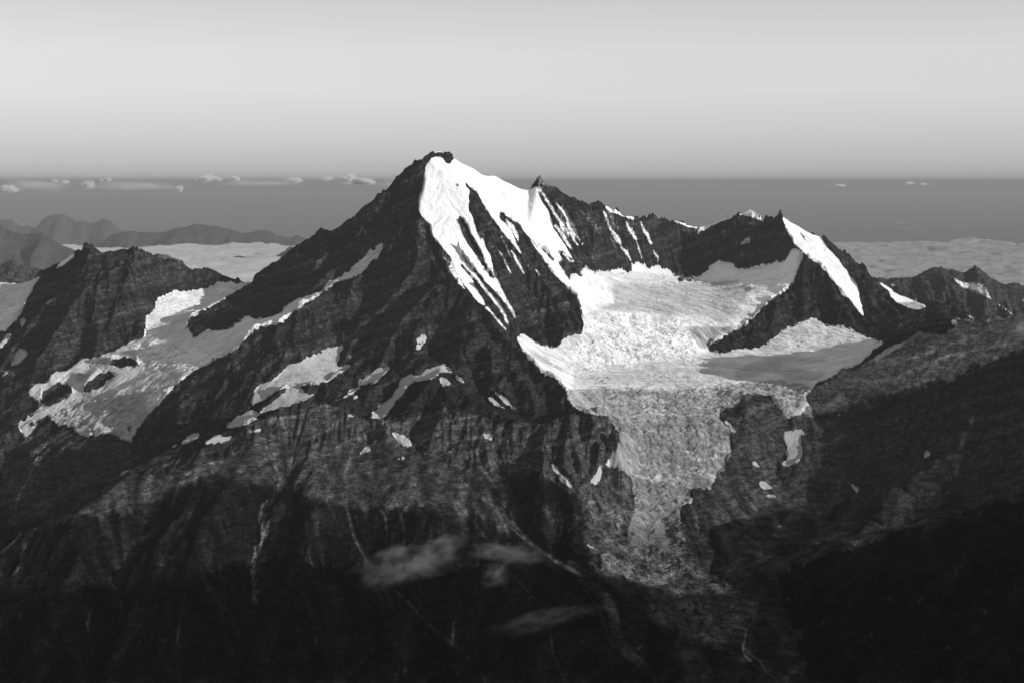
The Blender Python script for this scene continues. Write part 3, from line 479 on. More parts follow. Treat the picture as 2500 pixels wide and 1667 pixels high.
# ice: smooth swell, seracs where it breaks
iw = .55 * fbm(GX / 1.4, GY / 1.4, 103, 3); iu = .45 * fbm(GX / 1.1, GY / 1.1, 107, 3)
w1, w2, wid = worley((GX + iw) / 0.62, (GY + iu + .06 * np.abs(GX - 12)) / 0.26, 101); v1, v2, vid = worley((GX + iw) / 0.26, (GY + iu) / 0.13, 111)
crk = sstep(0.16, 0.02, w2 - w1); crk2 = sstep(.18, 0.02, v2 - v1)
ser = .5 + .5 * fbm((GX + iw) / 1.1, (GY + iu) / 0.32, 109, 4, .6, True)
dz += (1 - rockw) * (0.05 * n2 + .06 * fbm(GX / 1.5, GY / .8, 219, 3) * (1 - ice0) + 0.035 * rid(g_mid) * sl_w + .05 * fbm(GX / 3, GY / 3, 131, 3)) + rough0 * (0.13 * (ser - .5) + .04 * (wid - .5) - .05 * crk - .02 * crk2 + 0.05 * n3 + .16 * n2)
arcs = fbm((GX + iw) / 5.0, (GY + .5 * iu + .018 * (GX - 11) ** 2) / .62, 215, 4, .6, True) - .25
n2m = fbm((GX + iw) / 2.0, GY / 1.1, 217, 4, .62)
dz += (1 - rockw) * ice0 * (.16 * arcs * (GX > -3) + .10 * n2m)
crev = np.abs(vnoise((GX + iw) / 2.2, (GY + iu) / 0.22, 121)); crevm = sstep(0.10, 0.0, crev) * sstep(-.1, .4, fbm(GX / 4, GY / 4, 122, 2)); dz -= (ice0 * (1 - rough0)) * 0.10 * crevm
Zt = (base + dz).astype(f32)

# ---- which ground the outlines belong to: only the side they were measured on
PX, PY = project(GX, GY, Zt)
hz = np.full(3400, 1e9); vis = np.zeros((NY, NX), bool)
for j in range(NY):
    b_ = np.clip((PX[j] + 400).astype(int), 0, 3398); py = PY[j]
    vis[j] = py <= np.minimum(hz[b_], hz[b_ + 1]) + 6
    np.minimum.at(hz, b_, py); np.minimum.at(hz, b_ + 1, py)
vis = blur(vis.astype(f32), 1, 1) > 0.3
jit = (fbm(GX / .35, GY / .35, 141, 3, .6) * 5).astype(f32); jit2 = (fbm(GX / .35, GY / .35, 151, 3, .6) * 5).astype(f32)

jb = 34 * fbm(GX / 2.5, GY / 2.5, 145, 3); jb2 = 34 * fbm(GX / 2.5, GY / 2.5, 155, 3)
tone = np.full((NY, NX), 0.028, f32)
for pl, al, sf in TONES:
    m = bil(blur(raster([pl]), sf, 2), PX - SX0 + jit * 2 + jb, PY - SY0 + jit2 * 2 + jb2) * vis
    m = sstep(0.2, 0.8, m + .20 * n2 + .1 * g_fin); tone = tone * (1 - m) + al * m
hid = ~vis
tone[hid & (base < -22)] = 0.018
for pl, wd, al in TRACKS:
    a = blur(raster([widen(pl, wd)]), 1, 1); m = np.clip(bil(a, PX - SX0 + jit * .3, PY - SY0 + jit2 * .3) * vis, 0, 1)
    tone = tone * (1 - m) + al * .8 * m
tone *= np.exp(.34 * np.clip(g_mid, -2, 2) * frm + .28 * np.clip(g_big, -2, 2) * frm + (.75 * vnoise(lay / .55 + .25 * n2, GX / 9, 165) + .50 * sstep(.62, .95, 1 - 2 * np.abs(vnoise(lay / .42, GX / 12, 169)))) * sstep(.2, .6, slope) * sstep(-20, -17, base) - .15 + .3 * vnoise(lay / .2, GX / 5, 167) * sl_w + .45 * fbm(GX / 3.2, GY / 2.4, 163, 4, .6) + 0.30 * n2 + 0.25 * fbm(GX / .25, GY / .25, 161, 2) + 0.22 * (step1 - .5) * 1.2 * sl_w + .16 * g_fin * sl_w).astype(f32)  # gully streaks on the low slopes stand in for missing slope shading
TONGUE = q("K 740,640 850,510 1000,480 1160,560 1180,900 1350,860 1560,950 1640,1190 O 1750,400 1990,640 2100,760 2060,900 1900,1060 1560,950 1330,830 1250,560 900,500 880,300 K 780,1090")
mt = bil(blur(raster([TONGUE]), 8, 2), PX - SX0 + jit * 2, PY - SY0 + jit2 * 2) * vis
tst = fbm(GX / .5 + n2, GY / 1.1 + .5 * GX, 197, 4, .7, True); tone = tone * (1 - mt) + mt * (.020 + .15 * sstep(.0, .55, tst) * (.35 + .65 * sstep(-.2, .4, fbm(GX / 2.2, GY / 2.2, 199, 3))))
ws = blur(raster(WALL_SNOW + RIB_SNOW), 1, 1)
m = sstep(.42, .58, bil(ws, PX - SX0 + jit * .25, PY - SY0 + jit2 * .25) * vis + .18 * n3); tone = tone * (1 - m) + 0.78 * m
# dust of old snow caught on high ledges
led = sstep(-9, -4, base) * sstep(.35, .8, n3) * sstep(.1, .5, fbm(GX / 1.7, GY / 1.7, 171, 3)); tone = np.maximum(tone, 0.25 * led)

icetone = np.full((NY, NX), 0.66, f32)
stripes = fbm((GX + iw) / 3.0, (GY + iu) / 0.28, 185, 4, .65)
for pl, al, sf in DIRT_AND_LIGHT:
    m = bil(blur(raster([pl]), sf, 2), PX - SX0 + jit, PY - SY0 + jit2); m = sstep(.2, .8, m + .22 * n2) * ((.35 + .65 * sstep(-.35, .25, stripes + .4 * n3)) if al > .1 else 1.0); icetone = icetone * (1 - m) + al * 1.0 * m
icetone *= np.exp(.30 * arcs * ice0 + .28 * n2m * ice0 + rough0 * (0.7 * (ser - .55) + .15 * (wid - .5) + .22 * (vid - .5) - .35 * crk - .30 * crk2 + .25 * n3 + .30 * n2 + .2 * stripes) - .35 * crevm * (1 - rough0) + 0.07 * n2 + .05 * n3).astype(f32)
band = fbm(GX / 5.0 + .4 * n2, GY / 0.45, 181, 4, .6); icetone *= (1 - 0.22 * sstep(.05, .5, band) * ice0)
low = sstep(-21.5, -23.5, Zt + .5 * n2); icetone = icetone * (1 - low) + np.minimum(icetone, .06 + .10 * sstep(-.1, .5, fbm(GX / .9, GY / .5, 191, 4, .6, True))) * low
flowl = fbm((GX + .35 * (GY - 104) + iw * .8) / .38, GY / 3.2, 221, 4, .62); icetone *= np.exp(.55 * flowl * sstep(-15.8, -18.5, Zt) * (GX > -5))
icetone = np.clip(icetone * .86, 0.02, 0.80)

# ------------------------------------------------------------------ mesh building
C = sc.collection
def material(name, attr=True, bump=0.05, scale=6.0, mott=0.35, val=0.1):
    m = bpy.data.materials.new(name); m.use_nodes = True; n = m.node_tree; n.nodes.clear(); lk = n.links.new
    out = n.nodes.new('ShaderNodeOutputMaterial'); bs_ = n.nodes.new('ShaderNodeBsdfDiffuse'); bs_.inputs['Roughness'].default_value = .6
    geo = n.nodes.new('ShaderNodeNewGeometry')
    no = n.nodes.new('ShaderNodeTexNoise'); no.inputs['Scale'].default_value = scale; no.inputs['Detail'].default_value = 5; no.inputs['Roughness'].default_value = .65
    lk(geo.outputs['Position'], no.inputs['Vector'])
    mm = n.nodes.new('ShaderNodeMapRange'); mm.inputs['From Min'].default_value = .3; mm.inputs['From Max'].default_value = .7
    mm.inputs['To Min'].default_value = 1 - mott; mm.inputs['To Max'].default_value = 1 + mott; lk(no.outputs['Fac'], mm.inputs['Value'])
    mu = n.nodes.new('ShaderNodeMath'); mu.operation = 'MULTIPLY'; lk(mm.outputs[0], mu.inputs[0])
    if attr:
        at = n.nodes.new('ShaderNodeAttribute'); at.attribute_name = 'albedo'; lk(at.outputs['Fac'], mu.inputs[1])
    else: mu.inputs[1].default_value = val
    lk(mu.outputs[0], bs_.inputs['Color'])
    if bump:
        bp = n.nodes.new('ShaderNodeBump'); bp.inputs['Strength'].default_value = 1.0; bp.inputs['Distance'].default_value = bump
        lk(no.outputs['Fac'], bp.inputs['Height']); lk(bp.outputs[0], bs_.inputs['Normal'])
    lk(bs_.outputs[0], out.inputs[0]); return m
def land_material(name, snow):
    m = bpy.data.materials.new(name); m.use_nodes = True; n = m.node_tree; n.nodes.clear(); lk = n.links.new
    N = lambda t: n.nodes.new(t)
    out = N('ShaderNodeOutputMaterial'); bs_ = N('ShaderNodeBsdfDiffuse'); bs_.inputs['Roughness'].default_value = .7; geo = N('ShaderNodeNewGeometry')
    def noise(scale, det, rough, mp=None):
        t = N('ShaderNodeTexNoise'); t.inputs['Scale'].default_value = scale; t.inputs['Detail'].default_value = det; t.inputs['Roughness'].default_value = rough
        if mp:
            k = N('ShaderNodeMapping'); k.inputs['Scale'].default_value = mp[0]; k.inputs['Rotation'].default_value = mp[1]; lk(geo.outputs['Position'], k.inputs[0]); lk(k.outputs[0], t.inputs['Vector']); t.inputs['Distortion'].default_value = .8
        else: lk(geo.outputs['Position'], t.inputs['Vector'])
        return t.outputs['Fac']
    def rng(v, a, b, c, d, smooth=False):
        k = N('ShaderNodeMapRange'); k.inputs['From Min'].default_value = a; k.inputs['From Max'].default_value = b; k.inputs['To Min'].default_value = c; k.inputs['To Max'].default_value = d; lk(v, k.inputs['Value'])
        if smooth: k.interpolation_type = 'SMOOTHSTEP'
        return k.outputs[0]
    def mth(op, a, b):
        k = N('ShaderNodeMath'); k.operation = op
        for i, v in enumerate((a, b)):
            if isinstance(v, (int, float)): k.inputs[i].default_value = v
            else: lk(v, k.inputs[i])
        return k.outputs[0]
    def attr(nm):
        k = N('ShaderNodeAttribute'); k.attribute_name = nm; return k.outputs['Fac']
    a_ = noise(2.6, 9, .70); b_ = noise(8.0, 5, .72); st = noise(1.0, 6, .66, ((.9, .9, 4.6), (.10, .16, 0)))
    col = mth('MULTIPLY', attr('ground' if snow else 'albedo'), rng(a_, .33, .70, .35, 1.75))
    col = mth('MULTIPLY', col, rng(b_, .33, .70, .45, 1.7)); col = mth('MULTIPLY', col, rng(st, .36, .68, .50, 1.7))
    h = mth('ADD', mth('MULTIPLY', a_, .55), mth('ADD', mth('MULTIPLY', b_, .20), mth('MULTIPLY', st, .26)))
    if snow:
        cov = mth('ADD', attr('cover'), mth('MULTIPLY', mth('SUBTRACT', noise(7.0, 5, .75), .5), .55))
        f = rng(cov, .43, .56, 0, 1, True)
        scol = mth('MULTIPLY', attr('albedo'), rng(b_, .3, .7, .90, 1.08))
        mx = N('ShaderNodeMix'); mx.data_type = 'FLOAT'; lk(f, mx.inputs['Factor']); lk(col, mx.inputs['A']); lk(scol, mx.inputs['B']); col = mx.outputs['Result']
        mh = N('ShaderNodeMix'); mh.data_type = 'FLOAT'; lk(f, mh.inputs['Factor']); lk(h, mh.inputs['A']); lk(mth('MULTIPLY', a_, .16), mh.inputs['B']); h = mh.outputs['Result']
    lk(col, bs_.inputs['Color'])
    bp = N('ShaderNodeBump'); bp.inputs['Strength'].default_value = 1.0; bp.inputs['Distance'].default_value = 1.0; lk(h, bp.inputs['Height']); lk(bp.outputs[0], bs_.inputs['Normal'])
    lk(bs_.outputs[0], out.inputs[0]); return m
M_rock = land_material('rock_and_ground', False)
M_snow = land_material('snow_and_ice', True)

def grid_mesh(name, Z, fmask, alb, mat, nor=None, xs=None, ys=None, extra=None):
    xs = GX if xs is None else xs; ys = GY if ys is None else ys
    jj, ii = np.nonzero(fmask); wN = Z.shape[1]
    q4 = np.stack([jj * wN + ii, jj * wN + ii + 1, (jj + 1) * wN + ii + 1, (jj + 1) * wN + ii], 1)
    used, inv = np.unique(q4, return_inverse=True); inv = inv.reshape(-1, 4)
    cox = np.stack([xs.ravel()[used], ys.ravel()[used], Z.ravel()[used]], 1).astype(f32)
    me = bpy.data.meshes.new(name); me.vertices.add(len(used)); me.vertices.foreach_set('co', cox.ravel())
    me.loops.add(inv.size); me.loops.foreach_set('vertex_index', inv.ravel().astype(np.int32))
    me.polygons.add(len(inv)); me.polygons.foreach_set('loop_start', (np.arange(len(inv)) * 4).astype(np.int32))
    me.update(calc_edges=True)
    me.polygons.foreach_set('use_smooth', np.ones(len(inv), bool))
    at = me.attributes.new('albedo', 'FLOAT', 'POINT'); at.data.foreach_set('value', alb.ravel()[used].astype(f32))
    for k_, v_ in (extra or {}).items():
        at = me.attributes.new(k_, 'FLOAT', 'POINT'); at.data.foreach_set('value', np.ascontiguousarray(v_).ravel()[used].astype(f32))
    if nor is not None: me.normals_split_custom_set_from_vertices(nor.reshape(-1, 3)[used].tolist())
    me.materials.append(mat)
    o = bpy.data.objects.new(name, me); C.objects.link(o); return o
def tag(o, label=None, cat=None, group=None, kind=None):
    for k, v in (('label', label), ('category', cat), ('group', group), ('kind', kind)):
        if v: o[k] = v
    return o

gyn, gxn = np.gradient(Zt, STEP)
NOR = np.stack([-gxn, -gyn, np.ones_like(gxn)], -1); NOR /= np.linalg.norm(NOR, axis=-1, keepdims=True)

# ---- the land is one surface, split where one mountain ends and the next begins
regA = np.zeros((SH, SW), f32)
raster([q("Z -300,500 208,560 600,640 640,690 600,700 H 1520,330 1150,640 1050,1344 I 300,250 0,320 Z -300,1100")], regA, 1.0)       # left rocky peak
raster([q("Z 1904,480 2261,700 2500,700 2800,700 2800,860 F 2352,200 1750,250 1250,440 1110,520 940,670 700,760 D 1900,820 1700,620 1780,540 2040,330 E 350,1070 550,740 B 2352,430")], regA, 2.0)
raster([q("F 2800,150 2352,240 1750,250 1250,440 1110,520 940,670 650,800 560,900 L 0,250 L 0,500 500,1344 P 500,1500 2800,1500")], regA, 3.0)
raster([q("Z -300,1400 0,1345 I 200,1100 700,790 1150,490 2150,70 J 190,85 420,15 750,-25 900,20 1000,85 1200,105 1450,0 K -100,60 300,150 560,80 940,60 1030,190 990,390 740,600 780,1090 O 900,500 1300,800 1560,1344 1560,2600 Z -400,2600")], regA, 4.0)
ri = np.clip((PX - SX0).astype(int), 0, SW - 1); rj = np.clip((PY - SY0).astype(int), 0, SH - 1)
reg = regA[rj, ri]
reg[(~vis) & (GY > 103)] = 0
facereg = reg[:-1, :-1]
MTN = [(0, 'mountain', 'great dark rock pyramid whose right face is white with snow'),
       (1, 'mountain', 'dark rocky twin-topped mountain left of the great pyramid'),
       (2, 'mountain', 'smaller pointed peak with a white snow ribbon at the right end of the cirque'),
       (3, 'mountain', 'dark cliff-topped ridge falling into the deep valley on the right'),
       (4, 'mountain', 'low grey cliff shoulder with scree and dark slopes in front of the pyramid')]
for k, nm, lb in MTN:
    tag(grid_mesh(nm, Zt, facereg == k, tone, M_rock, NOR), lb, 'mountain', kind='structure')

# ---- snow and ice lie on the land as sheets of their own
def largest(fm):                                                 # keep the one piece of ground the patch really is
    lab = np.zeros(fm.shape, np.int32); best = (0, 0); k = 0
    for j, i in zip(*np.nonzero(fm)):
        if lab[j, i]: continue
        k += 1; st = [(j, i)]; lab[j, i] = k; n = 0
        while st:
            y, x = st.pop(); n += 1
            for yy, xx in ((y + 1, x), (y - 1, x), (y, x + 1), (y, x - 1)):
                if 0 <= yy < fm.shape[0] and 0 <= xx < fm.shape[1] and fm[yy, xx] and not lab[yy, xx]: lab[yy, xx] = k; st.append((yy, xx))
        if n > best[0]: best = (n, k)
    return lab == best[1]
rmod = sstep(-.35, .45, fbm(GX / 2.0, GY / 2.0, 211, 3))
ragged = ((.25 + .75 * rmod) * (.16 * np.clip(g_fin, -1.5, 1.5) + .75 * fbm(GX / .8, GY / .8, 213, 5, .68) + .12 * n3)).astype(f32)
def sheet(name, polys, cut, label, cat, alb, thick=0.10, group=None, smooth=3, edge=1.0, gate=None, jt=1.0, one=False):
    a = raster(polys)
    if cut: raster(cut, a, 0.0)
    p = np.concatenate([np.array(pl) for pl in polys]); m_ = 8
    a = blur(a, smooth, 2)
    ok = (PX > p[:, 0].min() - m_) & (PX < p[:, 0].max() + m_) & (PY > p[:, 1].min() - m_) & (PY < p[:, 1].max() + m_) & vis
    if not ok.any(): return None
    j0, j1 = np.nonzero(ok.any(1))[0][[0, -1]]; i0, i1 = np.nonzero(ok.any(0))[0][[0, -1]]
    j0 = max(0, j0 - 2); i0 = max(0, i0 - 2); j1 += 3; i1 += 3; sl_ = (slice(j0, j1), slice(i0, i1))
    m = bil(a, PX[sl_] - SX0 + jit[sl_] * .3 * jt, PY[sl_] - SY0 + jit2[sl_] * .3 * jt)
    m = m + edge * ragged[sl_] * (1 - np.abs(2 * m - 1)) ** .7
    if gate is not None: m = m * gate[sl_]
    m = np.where(ok[sl_], m, 0)
    z = Zt[sl_] + .008 + np.clip((m - 0.3) * 0.10, -0.06, thick * .5).astype(f32)
    fm = np.maximum(np.maximum(m[:-1, :-1], m[1:, :-1]), np.maximum(m[:-1, 1:], m[1:, 1:])) > 0.26
    if fm.sum() < 2: return None
    if one: fm = largest(fm)
    o = grid_mesh(name, z, fm, alb[sl_], M_snow, NOR[sl_], GX[sl_], GY[sl_], dict(cover=m, ground=tone[sl_]))
    return tag(o, label, cat, group)
# small snow texture: the face is wind-polished, glaciers show bedding
face_t = np.clip(0.76 - .09 * sstep(.0, .6, n2), .5, .88).astype(f32)
sheet('snowfield', [FACE], FACE_ROCK, 'brilliant white snowfield between rock ribs on the right side of the great pyramid', 'snowfield', face_t, .06, smooth=3, edge=1.1, jt=1.3)
sheet('snow_ribbon', [STRIP], STRIP_ROCK, 'steep white snow ribbon running down from the smaller right peak', 'snow ribbon', face_t, .06)
sheet('snow_ribbon', [LOWSTRIP], None, 'short curved white snow ribbon low on the right skyline', 'snow ribbon', face_t, .06)
sheet('snow_cornice', [CREST_SNOW], None, 'thin snow crest right of the rocky pinnacles on the long ridge', 'snow cornice', face_t, .08)
sheet('snow_cornice', [COL_SNOW], None, 'thin snow edge left of the lowest point of the long ridge', 'snow cornice', face_t, .08)
sheet('snow_cornice', [SADDLE_SNOW], None, 'snow edge rising right from the lowest point of the long ridge', 'snow cornice', face_t, .08)
sheet('snow_dome', [DOME], None, 'small rounded white snow dome on the skyline left of the smaller peak', 'snow dome', face_t, .12, one=True)
sheet('snow_cornice', [CORNICE], None, 'pale snow edge on the left shoulder of the twin-topped mountain', 'snow cornice', face_t, .08)
MORAINE = q("K 850,520 960,470 1050,480 1150,560 1180,800 1110,1000 1150,1150 1250,1344 O 1250,300 1300,600 1320,700 900,560 K 780,1090 700,900 740,640")
gate_t = 1 - sstep(-22.6, -25.0, Zt + 1.3 * fbm(GX / 1.2, GY / .6, 193, 4, .6))
sheet('glacier', [CIRQUE], CIRQUE_ROCK + [MORAINE], 'great glacier filling the cirque, with two icefalls and a rubble covered tongue', 'glacier', icetone, .10, edge=1.25, gate=gate_t, smooth=6, jt=3.0)
sheet('glacier', [WEST], WEST_ROCK, 'broad grey glacier between the twin-topped mountain and the pyramid', 'glacier', icetone, .10, edge=1.35, smooth=6, jt=3.0, gate=1 - .8 * sstep(-15.8, -19.5, Zt) * sstep(-.15, .45, fbm(GX / .9, GY / .7, 195, 4, .65)))
sheet('glacier', [FARWEST], None, 'small bright glacier at the far left behind the twin-topped mountain', 'glacier', icetone, .10, smooth=4, jt=2.0)
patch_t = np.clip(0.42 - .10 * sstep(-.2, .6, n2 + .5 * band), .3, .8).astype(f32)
for pl, nm, ct, lb in PATCHES:
    sheet(nm, [pl], None, lb, ct, patch_t, .06, 'snow patches left on the rock' if nm == 'snow_patch' else None, (2 if np.ptp(np.array(pl)[:, 1]) < 14 else 4), 1.75, None, 2.4, True)

# ------------------------------------------------------------------ mountains behind, each a body of its own
def range_mesh(name, s, Ym, zb, depth, label, tn=0.05, slope_=0.75, snow=None, seed=1, res=0.5, amp_=1.0, rsc=1.0):
    pts = q(s); cr_ = np.array([wp(px, py, Ym) for px, py in pts]); x0, x1 = cr_[0, 0], cr_[-1, 0]
    nx = int((x1 - x0) / res) + 1; ny = int(2 * depth / res) + 1
    xs, ys = np.meshgrid(x0 + np.arange(nx) * res, Ym - depth + np.arange(ny) * res); xs = xs.astype(f32); ys = ys.astype(f32)
    meander = depth * .18 * fbm(xs / (depth * 1.2), ys * 0, seed + 3, 2)
    zc = np.interp(xs, cr_[:, 0], cr_[:, 2]) + .42 * rsc * fbm(xs / (rsc * 1.1), xs * 0, seed + 5, 3, .6, True); d = np.abs(ys - Ym - meander * sstep(0, depth * .3, np.abs(ys - Ym)))
    sp = fbm(xs / (rsc * 6), ys / (rsc * 14), seed, 4, .55, True)
    z = zc - slope_ * d * (1 - .25 * sstep(0, depth, d)) - (1 - sp) * amp_ * np.minimum(d * .6, 3.6 * rsc) + .12 * rsc * fbm(xs / rsc, ys / rsc, seed + 9, 3, .6, True) * amp_
    z = np.maximum(z, max(zb, -46.4)).astype(f32)
    al = (tn * np.exp(.35 * fbm(xs / (rsc * 2), ys / (rsc * 2), seed + 20, 3))).astype(f32)
    if snow:
        a = blur(raster([q(v) for v in snow]), 1, 1); pxx, pyy = project(xs, ys, z)
        m = sstep(.35, .65, bil(a, pxx - SX0, pyy - SY0) * (ys < Ym + res)); al = al * (1 - m) + .75 * m
    fm = np.ones((ny - 1, nx - 1), bool)
    return tag(grid_mesh(name, z, fm, al, M_rock, None, xs, ys), label, 'mountain', kind='structure')
range_mesh('mountain', "Z 2020,760 E 900,1100 1120,940 1220,952 1300,945 1360,942 1430,945 1480,925 1540,890 1610,857 1650,862 1680,853 1700,870 1750,873 1800,890 1860,905 1900,880 1950,843 2010,890 2050,920 2090,958 2100,955 2150,985 2200,1005 2230,992 2300,985 2350,1010 2500,1060 Z 2700,780",
           176, -24, 16, 'dark grey mountain with two pointed tops beyond the right ridge', .05, .75,
           ["E 1722,893 1800,952 1850,972 1920,980 2000,990 2045,1025 2068,1080 2085,1112 1990,1062 1930,1038 1850,1014 1800,968", "E 2110,1118 2200,1188 2312,1272 2240,1226 2150,1160", "E 1260,990 1300,992 1305,1003 1270,1005", "E 1455,1090 1475,1110 1480,1130 1460,1120", "E 2320,1110 2352,1125 2352,1135"], 5, .14, 1.2, .6)
range_mesh('mountain', "Z -200,600 -80,640 0,653 G 50,820 85,808 110,793 130,812 150,842 180,833 240,866 300,863 330,880 355,905 450,1000 Z 200,760", 205, -26, 20, 'small dark pointed mountain behind the left glacier', .05, .7, None, 7, .3, 1.0, .8)
range_mesh('mountain', "Z -300,560 -100,600 G -200,780 0,845 30,880 60,945 130,975 200,1000 Z 120,760", 160, -22, 8, 'black rock shoulder at the left picture edge', .03, .7, None, 8, .2, 1.0, .5)
range_mesh('mountain', "Z -600,520 -200,530 G 0,500 60,545 130,572 230,578 350,570 400,600 440,640 500,665 560,692 700,760 Z 330,700", 430, -45, 45, 'hazy dark mountain at the left edge in front of the farthest peaks', .05, .6, None, 9, .8, 1.0, 1.5)
range_mesh('mountain', "Z 200,640 G 900,600 1010,568 1080,560 1200,572 1300,572 1400,555 1440,538 1475,527 1500,532 1560,515 1600,503 1622,498 1640,506 1700,512 1760,518 1830,530 1880,548 1930,562 2000,582 2050,572 2110,558 2160,553 2230,566 2280,592 2330,612 2420,610 A 350,810 400,800 440,797 480,822 600,900 Z 860,700", 690, -50, 55, 'long hazy mountain range standing above the cloud sea', .045, .5, None, 11, 1.2, 1.0, 2.0)
range_mesh('mountain', "Z -600,500 -100,560 G 0,470 50,455 75,458 97,450 120,480 150,512 180,510 215,508 250,520 290,545 330,490 380,442 420,430 460,420 500,423 540,421 580,452 620,476 680,473 720,490 760,495 800,478 860,455 900,470 950,520 1010,562 1100,600 1300,640 Z 470,640", 880, -60, 60, 'farthest hazy mountain with a flat summit on the left horizon', .05, .6, None, 13, 1.6, 1.0, 3.0)
range_mesh('mountain', "G 1780,810 1850,795 1900,772 1960,764 2010,770 2070,782 2130,775 Z 655,634 680,624 700,610 712,602 725,611 790,660", 545, -45, 30, 'low dark island hill rising out of the cloud sea', .04, .35, None, 15, .8, .6, 1.5)
range_mesh('mountain', "G 1250,765 1290,752 1350,752 1400,772 1440,792 1500,800", 400, -45, 12, 'tiny dark hilltop in the cloud sea beside the rocky mountain', .07, .3, None, 16, .4, .6, 1.2)
# unseen range added right of the viewpoint to keep low sun off the valley
def shade_range():
    nx, ny = 360, 120; u = np.linspace(-150, 88, nx); v = np.linspace(-13, 34, ny); uu, vv = np.meshgrid(u, v)
    crest = 1.6 + 3.6 * (fbm(uu / 11, uu * 0 + 3, 201, 5, .6, True) - .35) - 10.5 * sstep(36, 60, uu) - 14.0 * sstep(58, 86, uu)
    xs = 17 + .43 * np.maximum(uu, 22) + vv + 2 * vnoise(uu / 20, uu * 0, 203); ys = uu
    z = crest - 1.15 * np.abs(vv) + 1.2 * fbm(uu / 6, vv / 6, 205, 4, .5, True) * sstep(0, 5, np.abs(vv)); z = np.minimum(np.maximum(z, -34), 2.9)
    return tag(grid_mesh('mountain', z.astype(f32), np.ones((ny - 1, nx - 1), bool), np.full(z.shape, .03, f32), M_rock, None, xs.astype(f32), ys.astype(f32)), 'unseen high range added on the right to shade the valley', 'mountain', kind='structure')
shade_range()

# ---- valley ground out to the horizon
def flat(name, x0, x1, y0, y1, z, mat, kind, nx=2, ny=2, zf=None, alb=.03, label=None, cat=None):
    xs, ys = np.meshgrid(np.linspace(x0, x1, nx), np.linspace(y0, y1, ny)); zz = np.full(xs.shape, z) + (zf(xs, ys) if zf else 0)
    o = grid_mesh(name, zz.astype(f32), np.ones((ny - 1, nx - 1), bool), np.full(xs.shape, alb, f32), mat, None, xs.astype(f32), ys.astype(f32)); return tag(o, label, cat, kind=kind)
flat('ground', -9000, 9000, -900, 9400, -46.0, M_rock, 'structure', alb=.11)
# sea of cloud filling the far valleys
def billow(xs, ys):
    n = fbm(xs / 55, ys / 75, 301, 5, .6, False); r_ = fbm(xs / 22, ys / 30, 311, 5, .6, True)
    return 4.2 * n + 2.4 * r_
def cloud_sea():
    nx, ny = 900, 560
    ys1 = 190 * (9200 / 190) ** np.linspace(0, 1, ny); xs, ys = [], []
    xs = np.linspace(-.62, .62, nx)[None, :] * (ys1[:, None] + 60); ys = np.repeat(ys1[:, None], nx, 1)
    cov = sstep(-.12, .10, .62 * fbm(xs / 70, ys / 60, 331, 4, .6) + .42 - 1.0 * sstep(590, 760 + 60 * (xs > 60), ys) + .25 * (ys < 560) - .25 * sstep(900, 1200, ys))
    z = -28.0 + billow(xs, ys) * (0.45 + .8 * sstep(500, 1500, ys)) + 0.3 * fbm(xs / 7, ys / 6, 321, 3, .6, True) - 22 * (1 - cov)
    z = np.maximum(z, -46.6)
    return tag(grid_mesh('cloud_sea', z.astype(f32), np.ones((ny - 1, nx - 1), bool), ((.37 - .05 * (xs > 60)) + .07 * fbm(xs / 30, ys / 22, 341, 4, .6)).astype(f32), M_cloud, None, xs.astype(f32), ys.astype(f32)), 'pale sea of low cloud filling the valleys behind the mountains', 'clouds', kind='stuff')
M_cloud = material('cloud', True, .0, .08, .04)
cloud_sea()

# ---- small cumulus heads far out on the horizon
CUM = [(135, 443, 20, 8, 'small pale cloud low on the horizon, second of the faint ones from the left'), (159, 445, 22, 9, 'small grey cloud just right of the pale one at the far left'), (216, 452, 30, 19, 'round grey cloud sitting lower than its neighbours above the far left peak'),
       (265, 439, 16, 11, 'tiny bright cloud head above the round grey cloud'), (249, 441, 12, 5, 'tiny flat cloud touching the bright cloud head'), (506, 437, 50, 14, 'long bright cloud, widest of the left group on the horizon'), (535, 439, 18, 8, 'small cloud at the right tail of the long bright cloud'),
       (576, 437, 24, 10, 'bright cloud right of the long one, above the hazy range'), (718, 441, 42, 12, 'flat ragged cloud midway between long bright cloud and pyramid ridge'), (799, 438, 26, 11, 'small oval white cloud left of the biggest cloud'), (852, 439, 48, 20, 'biggest and brightest cloud on the horizon, left of the pyramid'),
       (890, 444, 56, 13, 'flat cloud joined to the right of the biggest one'), (2221, 448, 22, 6, 'bright flat cloud fleck on the right horizon'), (2253, 450, 18, 5, 'faint cloud fleck right of the bright fleck on the right horizon'), (2051, 453, 26, 6, 'faint cloud fleck above the right snow ribbon'), (20, 462, 46, 16, 'broad faint cloud at the left picture edge'), (440, 461, 18, 14, 'faint tower shaped cloud below the long bright cloud')]

